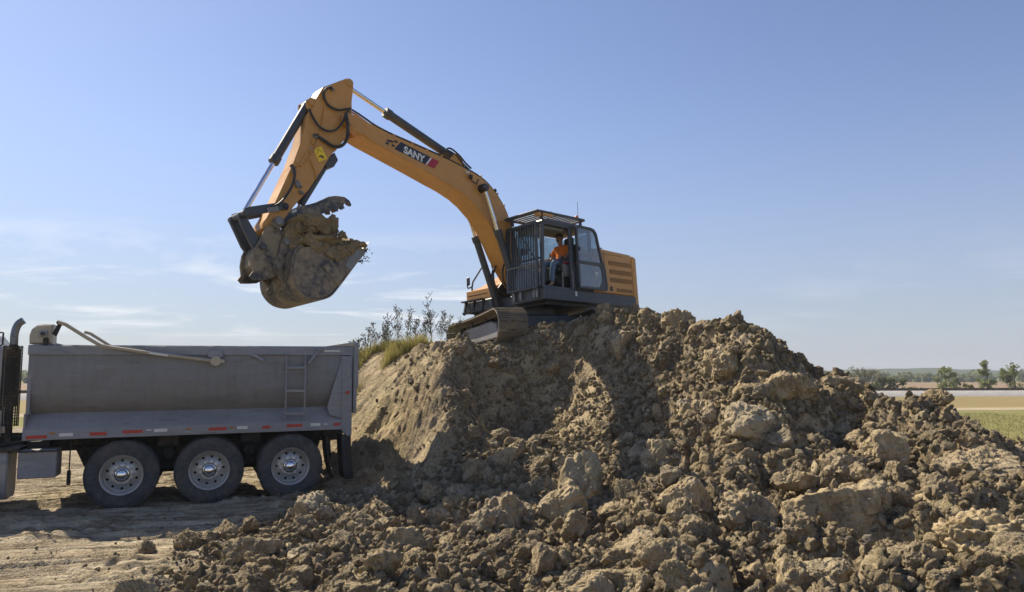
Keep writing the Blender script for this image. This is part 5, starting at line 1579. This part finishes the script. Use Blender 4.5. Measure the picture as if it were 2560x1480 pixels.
def weed(x, y, h, seed, label):
    r = random.Random(seed)
    z = hz(x, y)
    root = empty('weed', (x, y, z - .03))
    tag(root, label, 'weed', 'seeding weeds on the crest of the mound')
    st_ = MB(); hd = MB(); lf = []; lff = []
    main = []
    dx, dy = r.uniform(-.12, .12), r.uniform(-.12, .12)
    for i in range(7):
        t = i / 6
        main.append((dx * t * t * h, dy * t * t * h, h * t))
    st_.tube(main, lambda t: .007 * (1 - .6 * t), 5)
    nb = r.randint(15, 22)
    def head(p): hd.sphere(p, r.uniform(.009, .016), 6, 4, (1, 1, .8))
    for b in range(nb):
        t = r.uniform(.25, .98)
        p0 = Vector((dx * t * t * h, dy * t * t * h, h * t))
        a = r.uniform(0, 6.283); L = h * r.uniform(.14, .34) * (1.15 - .5 * t)
        p1 = p0 + Vector((math.cos(a) * L * .55, math.sin(a) * L * .55, L * .75))
        st_.tube([p0, p0.lerp(p1, .5) + Vector((math.cos(a), math.sin(a), 0)) * L * .08, p1], .0035, 4)
        head(p1)
        for q in range(r.randint(2, 4)):
            s0 = p0.lerp(p1, r.uniform(.4, .95))
            s1 = s0 + Vector((r.uniform(-1, 1), r.uniform(-1, 1), r.uniform(.3, 1.2))).normalized() * r.uniform(.04, .11)
            st_.tube([s0, s1], .0025, 4); head(s1)
    for b in range(r.randint(60, 85)):
        t = r.uniform(.05, .8)
        p0 = Vector((dx * t * t * h, dy * t * t * h, h * t))
        a = r.uniform(0, 6.283); L = r.uniform(.02, .05)
        d = Vector((math.cos(a), math.sin(a), r.uniform(-.3, .5))) * L
        sd = Vector((-math.sin(a), math.cos(a), 0)) * L * .18
        k = len(lf)
        off = Vector((r.uniform(-.06, .06), r.uniform(-.06, .06), 0))
        lf += [tuple(p0 + off), tuple(p0 + off + d * .5 + sd), tuple(p0 + off + d), tuple(p0 + off + d * .5 - sd)]
        lff.append((k, k + 1, k + 2, k + 3))
    st_.build('stems', M_STEM, root, 0); hd.build('seed_heads', M_SEED, root)['kind'] = 'stuff'
    link('leaves', tri_mesh('leaves', lf, lff, M_WLEAF), root)['kind'] = 'stuff'
rw = random.Random(3)
ORD = 'first second third fourth fifth sixth seventh eighth ninth tenth eleventh twelfth thirteenth fourteenth fifteenth sixteenth seventeenth eighteenth nineteenth twentieth twenty-first twenty-second'.split()
for i in range(22):
    x = -4.0 + 2.95 * (i + .15 + .7 * rw.random()) / 22
    y = 17.6 + .25 * (x + 2) + rw.uniform(-.2, .9)
    weed(x, y, rw.uniform(.40, .74) * (1.0 + .25 * (x > -3.1)), 40 + i, 'shorter seeding weed on the crest, %s of its row counted from the truck' % ORD[i])
weed(-1.95, 17.9, 1.15, 91, 'tallest seeding weed, rising above the clump just left of the tracks')
weed(-2.75, 17.8, .98, 92, 'second tallest seeding weed, in the middle of the clump on the crest')
# a torn tuft hanging from the bucket lip
tv, tf = [], []
for i in range(90):
    p = Vector((5.16 + rw.gauss(0, .05), .50 + rw.gauss(0, .10), 1.70 + rw.gauss(0, .07)))
    d = Vector((rw.uniform(-1, 1), rw.uniform(-1, 1), rw.uniform(-1.2, .3))).normalized() * rw.uniform(.03, .08)
    sd = Vector((rw.uniform(-1, 1), rw.uniform(-1, 1), rw.uniform(-1, 1))) * .014
    k = len(tv); tv += [tuple(p), tuple(p + d * .5 + sd), tuple(p + d), tuple(p + d * .5 - sd)]; tf.append((k, k + 1, k + 2, k + 3))
o = link('weed_tuft', tri_mesh('weed_tuft', tv, tf, leafmat('torn_weed', (.015, .02, .014), (.04, .05, .03), .05))); o.matrix_world = EM
tag(o, 'dark torn weed tuft hanging under the bucket lip', 'weed')

# ------------------------------------------------------------------ plain, railway, trees beyond
def ground_mat(name, cols, scale, bump=.05, stretch=(1, 1, 1)):
    m, nt, b = newmat(name)
    k = NT(nt)
    g = k.n('ShaderNodeNewGeometry').outputs['Position']
    g = k.n('ShaderNodeMapping', {'Vector': g, 'Scale': stretch}).outputs[0]
    n1 = k.noise(g, scale, 6, .6, .3); n2 = k.noise(g, scale * 9, 5, .65)
    c = k.mix(k.rng(n1, .35, .65), cols[0], cols[1])
    c = k.mix(k.math('MULTIPLY', k.rng(n2, .4, .7), .6), c, cols[2])
    nt.links.new(c, b.inputs['Base Color'])
    b.inputs['Roughness'].default_value = .95
    b.inputs['Specular IOR Level'].default_value = .1
    nt.links.new(k.bump(n2, .7, bump), b.inputs['Normal'])
    return m
def sheet(name, pts, z, mat, label):
    me = bpy.data.meshes.new(name)
    me.from_pydata([(x, y, z) for x, y in pts], [], [tuple(range(len(pts)))])
    me.materials.append(mat)
    return tag(link(name, me), label, None, None, 'structure')
M_GRASS = ground_mat('meadow', ((.15, .15, .05), (.20, .19, .07), (.28, .24, .11)), .12, .08, (.6, 1, 1))
sheet('ground', [(-3000, -300), (3000, -300), (3000, 4000), (-3000, 4000)], -.10, M_GRASS, 'level green meadow around the site')
def strip(name, y0, y1, slope, z, mat, label, x0=-400, x1=400):
    return sheet(name, [(x0, y0 + slope * x0), (x1, y0 + slope * x1), (x1, y1 + slope * x1), (x0, y1 + slope * x0)], z, mat, label)
SL = .15
strip('path', 44, 47.5, SL, -.094, ground_mat('path_dirt', ((.33, .27, .18), (.38, .32, .22), (.42, .36, .26)), .3), 'pale dirt track across the meadow')
strip('dry_verge', 47.5, 76, SL, -.096, ground_mat('dry_verge', ((.23, .18, .085), (.29, .22, .11), (.20, .19, .085)), .1, .06, (.4, 1, 1)), 'tan dry grass verge below the railway')
strip('stubble_field', 90, 300, SL, -.09, ground_mat('stubble', ((.24, .175, .115), (.28, .205, .14), (.22, .16, .10)), .06, .05, (.2, 1.5, 1)), 'brown stubble field beyond the railway', -500, 500)
# railway
rail_a = math.atan(SL)
rw_ = empty('railway', (0, 79, -.1), (0, 0, rail_a))
tag(rw_, 'railway track on a bank of pale stone ballast across the meadow', 'railway')
M_BALL = ground_mat('ballast', ((.40, .39, .37), (.47, .46, .44), (.33, .32, .30)), 1.2, .06)
M_RAIL = paint('rail_steel', (.06, .045, .035), .6, .4, .3, 3, .1)
nseg = 200
bm_ = MB().prism([(-2.6, 0), (-1.5, .62), (1.5, .62), (2.6, 0)], -400, 400, 0, 'yz').build('ballast_bank', M_BALL, rw_)
for yy in (-.75, .75):
    MB().box((0, yy, .80), (800, .07, .16)).build('rail', M_RAIL, rw_)
MB_s = MB()
for i in range(500):
    MB_s.box((-200 + i * .8, 0, .67), (.25, 2.4, .14))
MB_s.build('sleepers', M_RAIL, rw_)['kind'] = 'stuff'
# trees
M_LEAFG = leafmat('leaves_green', (.14, .18, .06), (.27, .30, .12), .4)
M_LEAFD = leafmat('leaves_dark', (.10, .125, .055), (.19, .21, .10), .35)
M_LEAFY = leafmat('leaves_olive', (.18, .18, .07), (.30, .27, .11), .4)
M_BARK = paint('bark', (.10, .08, .06), .9, 0, .2, 4, .2)
M_TWIG = paint('bare_twig', (.16, .13, .11), .9, 0, .1, 4, .2)
def at_px(u, v, Y):
    a = (u - 1280) / 1850; b = (740 - v) / 1850; t = math.atan(204 / 1850)
    d = Vector((a, math.cos(t) - b * math.sin(t), math.sin(t) + b * math.cos(t)))
    return Vector((0, 0, 2)) + d * (Y / d.y)
def tree(name, x, y, h, w, mat, label, cat, seed, nleaf=1500, leaf=.16, bare=False, base=.03, group=None):
    r = np.random.default_rng(seed); q = random.Random(seed)
    root = empty(name, (x, y, -.12))
    tag(root, label, cat, group)
    tr = MB()
    tr.tube([(0, 0, 0), (.02 * h, 0, h * .35), (-.01 * h, .02 * h, h * .7), (0, 0, h * .95)], lambda t: .035 * h * (1 - .85 * t) * .6 + .012, 6)
    tips = []
    nb = 26 if bare else 14
    for i in range(nb):
        t = q.uniform(.08 if bare else base, .85)
        a = q.uniform(0, 6.283); L = w * .5 * q.uniform(.6, 1.1) * (1.15 - .75 * t if not bare else 1)
        p0 = Vector((0, 0, h * t)); p1 = p0 + Vector((math.cos(a) * L, math.sin(a) * L, L * q.uniform(.3, 1.0) + (.2 * h if bare else 0)))
        if p1.z > h: p1.z = h * q.uniform(.85, 1)
        pm = p0.lerp(p1, .5) + Vector((q.uniform(-.1, .1), q.uniform(-.1, .1), -.05 * h))
        tr.tube([p0, pm, p1], lambda t: .018 * h * (1 - .8 * t) * .5 + .008, 4)
        tips.append((p0, pm, p1))
        if bare:
            for j in range(7):
                s0 = pm.lerp(p1, q.random()); s1 = s0 + Vector((q.uniform(-1, 1), q.uniform(-1, 1), q.uniform(.1, 1.2))).normalized() * h * q.uniform(.1, .25)
                tr.tube([s0, s1], .010, 3)
                for jj in range(2):
                    e0 = s0.lerp(s1, q.uniform(.3, .9)); tr.tube([e0, e0 + Vector((q.uniform(-1, 1), q.uniform(-1, 1), q.uniform(0, 1))).normalized() * h * .08], .007, 3)
    tr.build('trunk', M_TWIG if bare else M_BARK, root, 0)
    if nleaf:
        cl = []
        for (a_, b_, c_) in tips:
            for j in range(4): cl.append(b_.lerp(c_, q.uniform(.2, 1.1)))
        for j in range(6): cl.append(Vector((q.uniform(-.1, .1) * w, q.uniform(-.1, .1) * w, h * q.uniform(.5, 1.0))))
        for j in range(16): cl.append(Vector((q.uniform(-.36, .36) * w, q.uniform(-.36, .36) * w, h * q.uniform(.05, .4))))
        cl = np.array([tuple(c) for c in cl]); sz = r.uniform(.07, .16, len(cl)) * (w + h) * .5
        k = r.integers(0, len(cl), nleaf)
        g = r.normal(size=(nleaf, 3)); g /= np.linalg.norm(g, axis=1)[:, None]
        P = cl[k] + g * (sz[k] * r.uniform(.3, 1, nleaf) ** .6)[:, None] * np.array([1, 1, .8])
        P[:, 2] = np.maximum(P[:, 2], .02 * h)
        t1 = r.normal(size=(nleaf, 3)); t1 /= np.linalg.norm(t1, axis=1)[:, None]
        t2 = np.cross(t1, r.normal(size=(nleaf, 3))); t2 /= np.linalg.norm(t2, axis=1)[:, None]
        s = leaf * r.uniform(.6, 1.3, nleaf)[:, None]
        V = np.stack([P - t1 * s, P + t2 * s * .5, P + t1 * s, P - t2 * s * .5], 1).reshape(-1, 3)
        F = (np.arange(nleaf)[:, None] * 4 + np.arange(4)).tolist()
        link('crown', tri_mesh('crown', V, F, mat), root)['kind'] = 'stuff'
for (u, v, Y, hp, wp, mat, nm, lab, cat, kw) in (
    (2366, 976, 104, 64, 62, M_LEAFG, 'young_tree', 'young green tree standing alone beyond the railway, bushy at its foot', 'tree', {}),
    (2470, 977, 104, 80, 42, M_LEAFG, 'young_tree', 'slender pointed green tree beyond the railway, tallest of the three', 'tree', {}),
    (2538, 977, 102, 74, 66, M_LEAFG, 'young_tree', 'broad green tree beyond the railway at the picture edge', 'tree', {}),
    (2240, 982, 98, 38, 80, M_LEAFD, 'shrub', 'dark green shrub at the end of the railway bank by the mound', 'shrub', {'base': .05}),
    (2285, 980, 100, 14, 30, M_LEAFY, 'shrub', 'small olive bush at the railway right of the dark shrub', 'shrub', {'nleaf': 400, 'base': .05}),
    (2415, 978, 104, 22, 34, M_LEAFY, 'shrub', 'low olive bush between the lone tree and the slender tree', 'shrub', {'nleaf': 500, 'base': .05}),
    (2165, 984, 97, 62, 86, M_LEAFD, 'bare_shrub', 'leafless grey shrub with spreading twigs behind the mound', 'shrub', {'bare': True, 'nleaf': 260}),
    (2205, 984, 97, 40, 60, M_LEAFD, 'shrub', 'grey-green bush between the leafless shrub and the dark shrub', 'shrub', {'base': .05}),
    (2105, 980, 97, 34, 70, M_LEAFY, 'shrub', 'yellowish bush just above the clods left of the leafless shrub', 'shrub', {'base': .05})):
    p = at_px(u, v, Y)
    tree(nm, p.x, p.y, hp / 1850 * Y, wp / 1850 * Y, mat, lab, cat, int(u), **kw)
# far woods: one mass
r5 = np.random.default_rng(21)
VV, FF = [], []
def woods(name, n, yr, hr, mat, label, seed, nl=110, lsz=.9):
    r = np.random.default_rng(seed)
    x = r.uniform(-420, 420, n); y = r.uniform(*yr, n) + SL * x
    h = r.uniform(*hr, n) * (.8 + .35 * vnoise(x * .03, x * 0, x * 0, seed)); w = h * r.uniform(.8, 1.3, n)
    k = np.repeat(np.arange(n), nl)
    g = r.normal(size=(n * nl, 3)); g /= np.linalg.norm(g, axis=1)[:, None]
    g *= (r.uniform(0, 1, n * nl) ** .35)[:, None]
    P = np.stack([x[k] + g[:, 0] * w[k] * .55, y[k] + g[:, 1] * w[k] * .55, h[k] * .52 + g[:, 2] * h[k] * .5], -1)
    t1 = r.normal(size=(n * nl, 3)); t1 /= np.linalg.norm(t1, axis=1)[:, None]
    t2 = np.cross(t1, r.normal(size=(n * nl, 3))); t2 /= np.linalg.norm(t2, axis=1)[:, None]
    s = lsz * r.uniform(.5, 1.2, n * nl)[:, None]
    V = np.stack([P - t1 * s, P + t2 * s * .7, P + t1 * s, P - t2 * s * .7], 1).reshape(-1, 3)
    F = (np.arange(n * nl)[:, None] * 4 + np.arange(4)).tolist()
    tag(link(name, tri_mesh(name, V, F, mat)), label, None, None, 'stuff')
woods('treeline', 420, (290, 330), (3.2, 5.6), M_LEAFD, 'hedge-like line of dark trees behind the stubble field', 31)
woods('treeline', 200, (300, 322), (3.0, 5.2), M_LEAFG, 'lighter green trees mixed into the far treeline', 32)
hx = np.linspace(-1500, 1500, 160)
hzv = 9 + 6 * vnoise(hx * .004, hx * 0, hx * 0, 51) + 2.5 * vnoise(hx * .02, hx * 0, hx * 0, 52) + .9 * vnoise(hx * .09, hx * 0, hx * 0, 53) + 3 * sstep(0, 500, hx)
hv = [(x, 760, -1) for x in hx] + [(x, 800, z) for x, z in zip(hx, hzv)] + [(x, 1100, -1) for x in hx]
nn = len(hx)
hf = [(i, i + 1, nn + i + 1, nn + i) for i in range(nn - 1)] + [(nn + i, nn + i + 1, 2 * nn + i + 1, 2 * nn + i) for i in range(nn - 1)]
tag(link('hills', tri_mesh('hills', hv, hf, ground_mat('far_wood', ((.05, .07, .03), (.08, .10, .045), (.06, .075, .035)), .02, .5))), 'low wooded hills on the horizon', None, None, 'structure')
# short meadow grass that shows past the right shoulder of the heap
n = 26000
mx = r5.uniform(6, 28, n); my = 13 + 31 * r5.uniform(0, 1, n) ** .9
ok_ = (mx / my > .38)
mx, my = mx[ok_], my[ok_]
hh = r5.uniform(.04, .15, len(mx))
tag(link('meadow_grass', blades('meadow_grass', mx, my, np.full(len(mx), -.10), hh, hh * .7, .02, leafmat('meadow_blades', (.17, .185, .06), (.33, .30, .13), .35), r5)), 'fresh green meadow grass past the right shoulder of the heap', None, None, 'stuff')

# ------------------------------------------------------------------ the air over the plain
hzm = bpy.data.materials.new('haze')
hzm.use_nodes = True
for n_ in list(hzm.node_tree.nodes):
    hzm.node_tree.nodes.remove(n_)
_o = hzm.node_tree.nodes.new('ShaderNodeOutputMaterial')
_v = hzm.node_tree.nodes.new('ShaderNodeVolumePrincipled')
_v.inputs['Color'].default_value = (.80, .87, .97, 1)
_v.inputs['Density'].default_value = .0005
hzm.node_tree.links.new(_v.outputs[0], _o.inputs['Volume'])
hb = MB().box((0, 560, 11.0), (3200, 1260, 24.2)).build('haze', hzm, None, 0)
tag(hb, 'thin pale haze over the far fields', None, None, 'stuff')
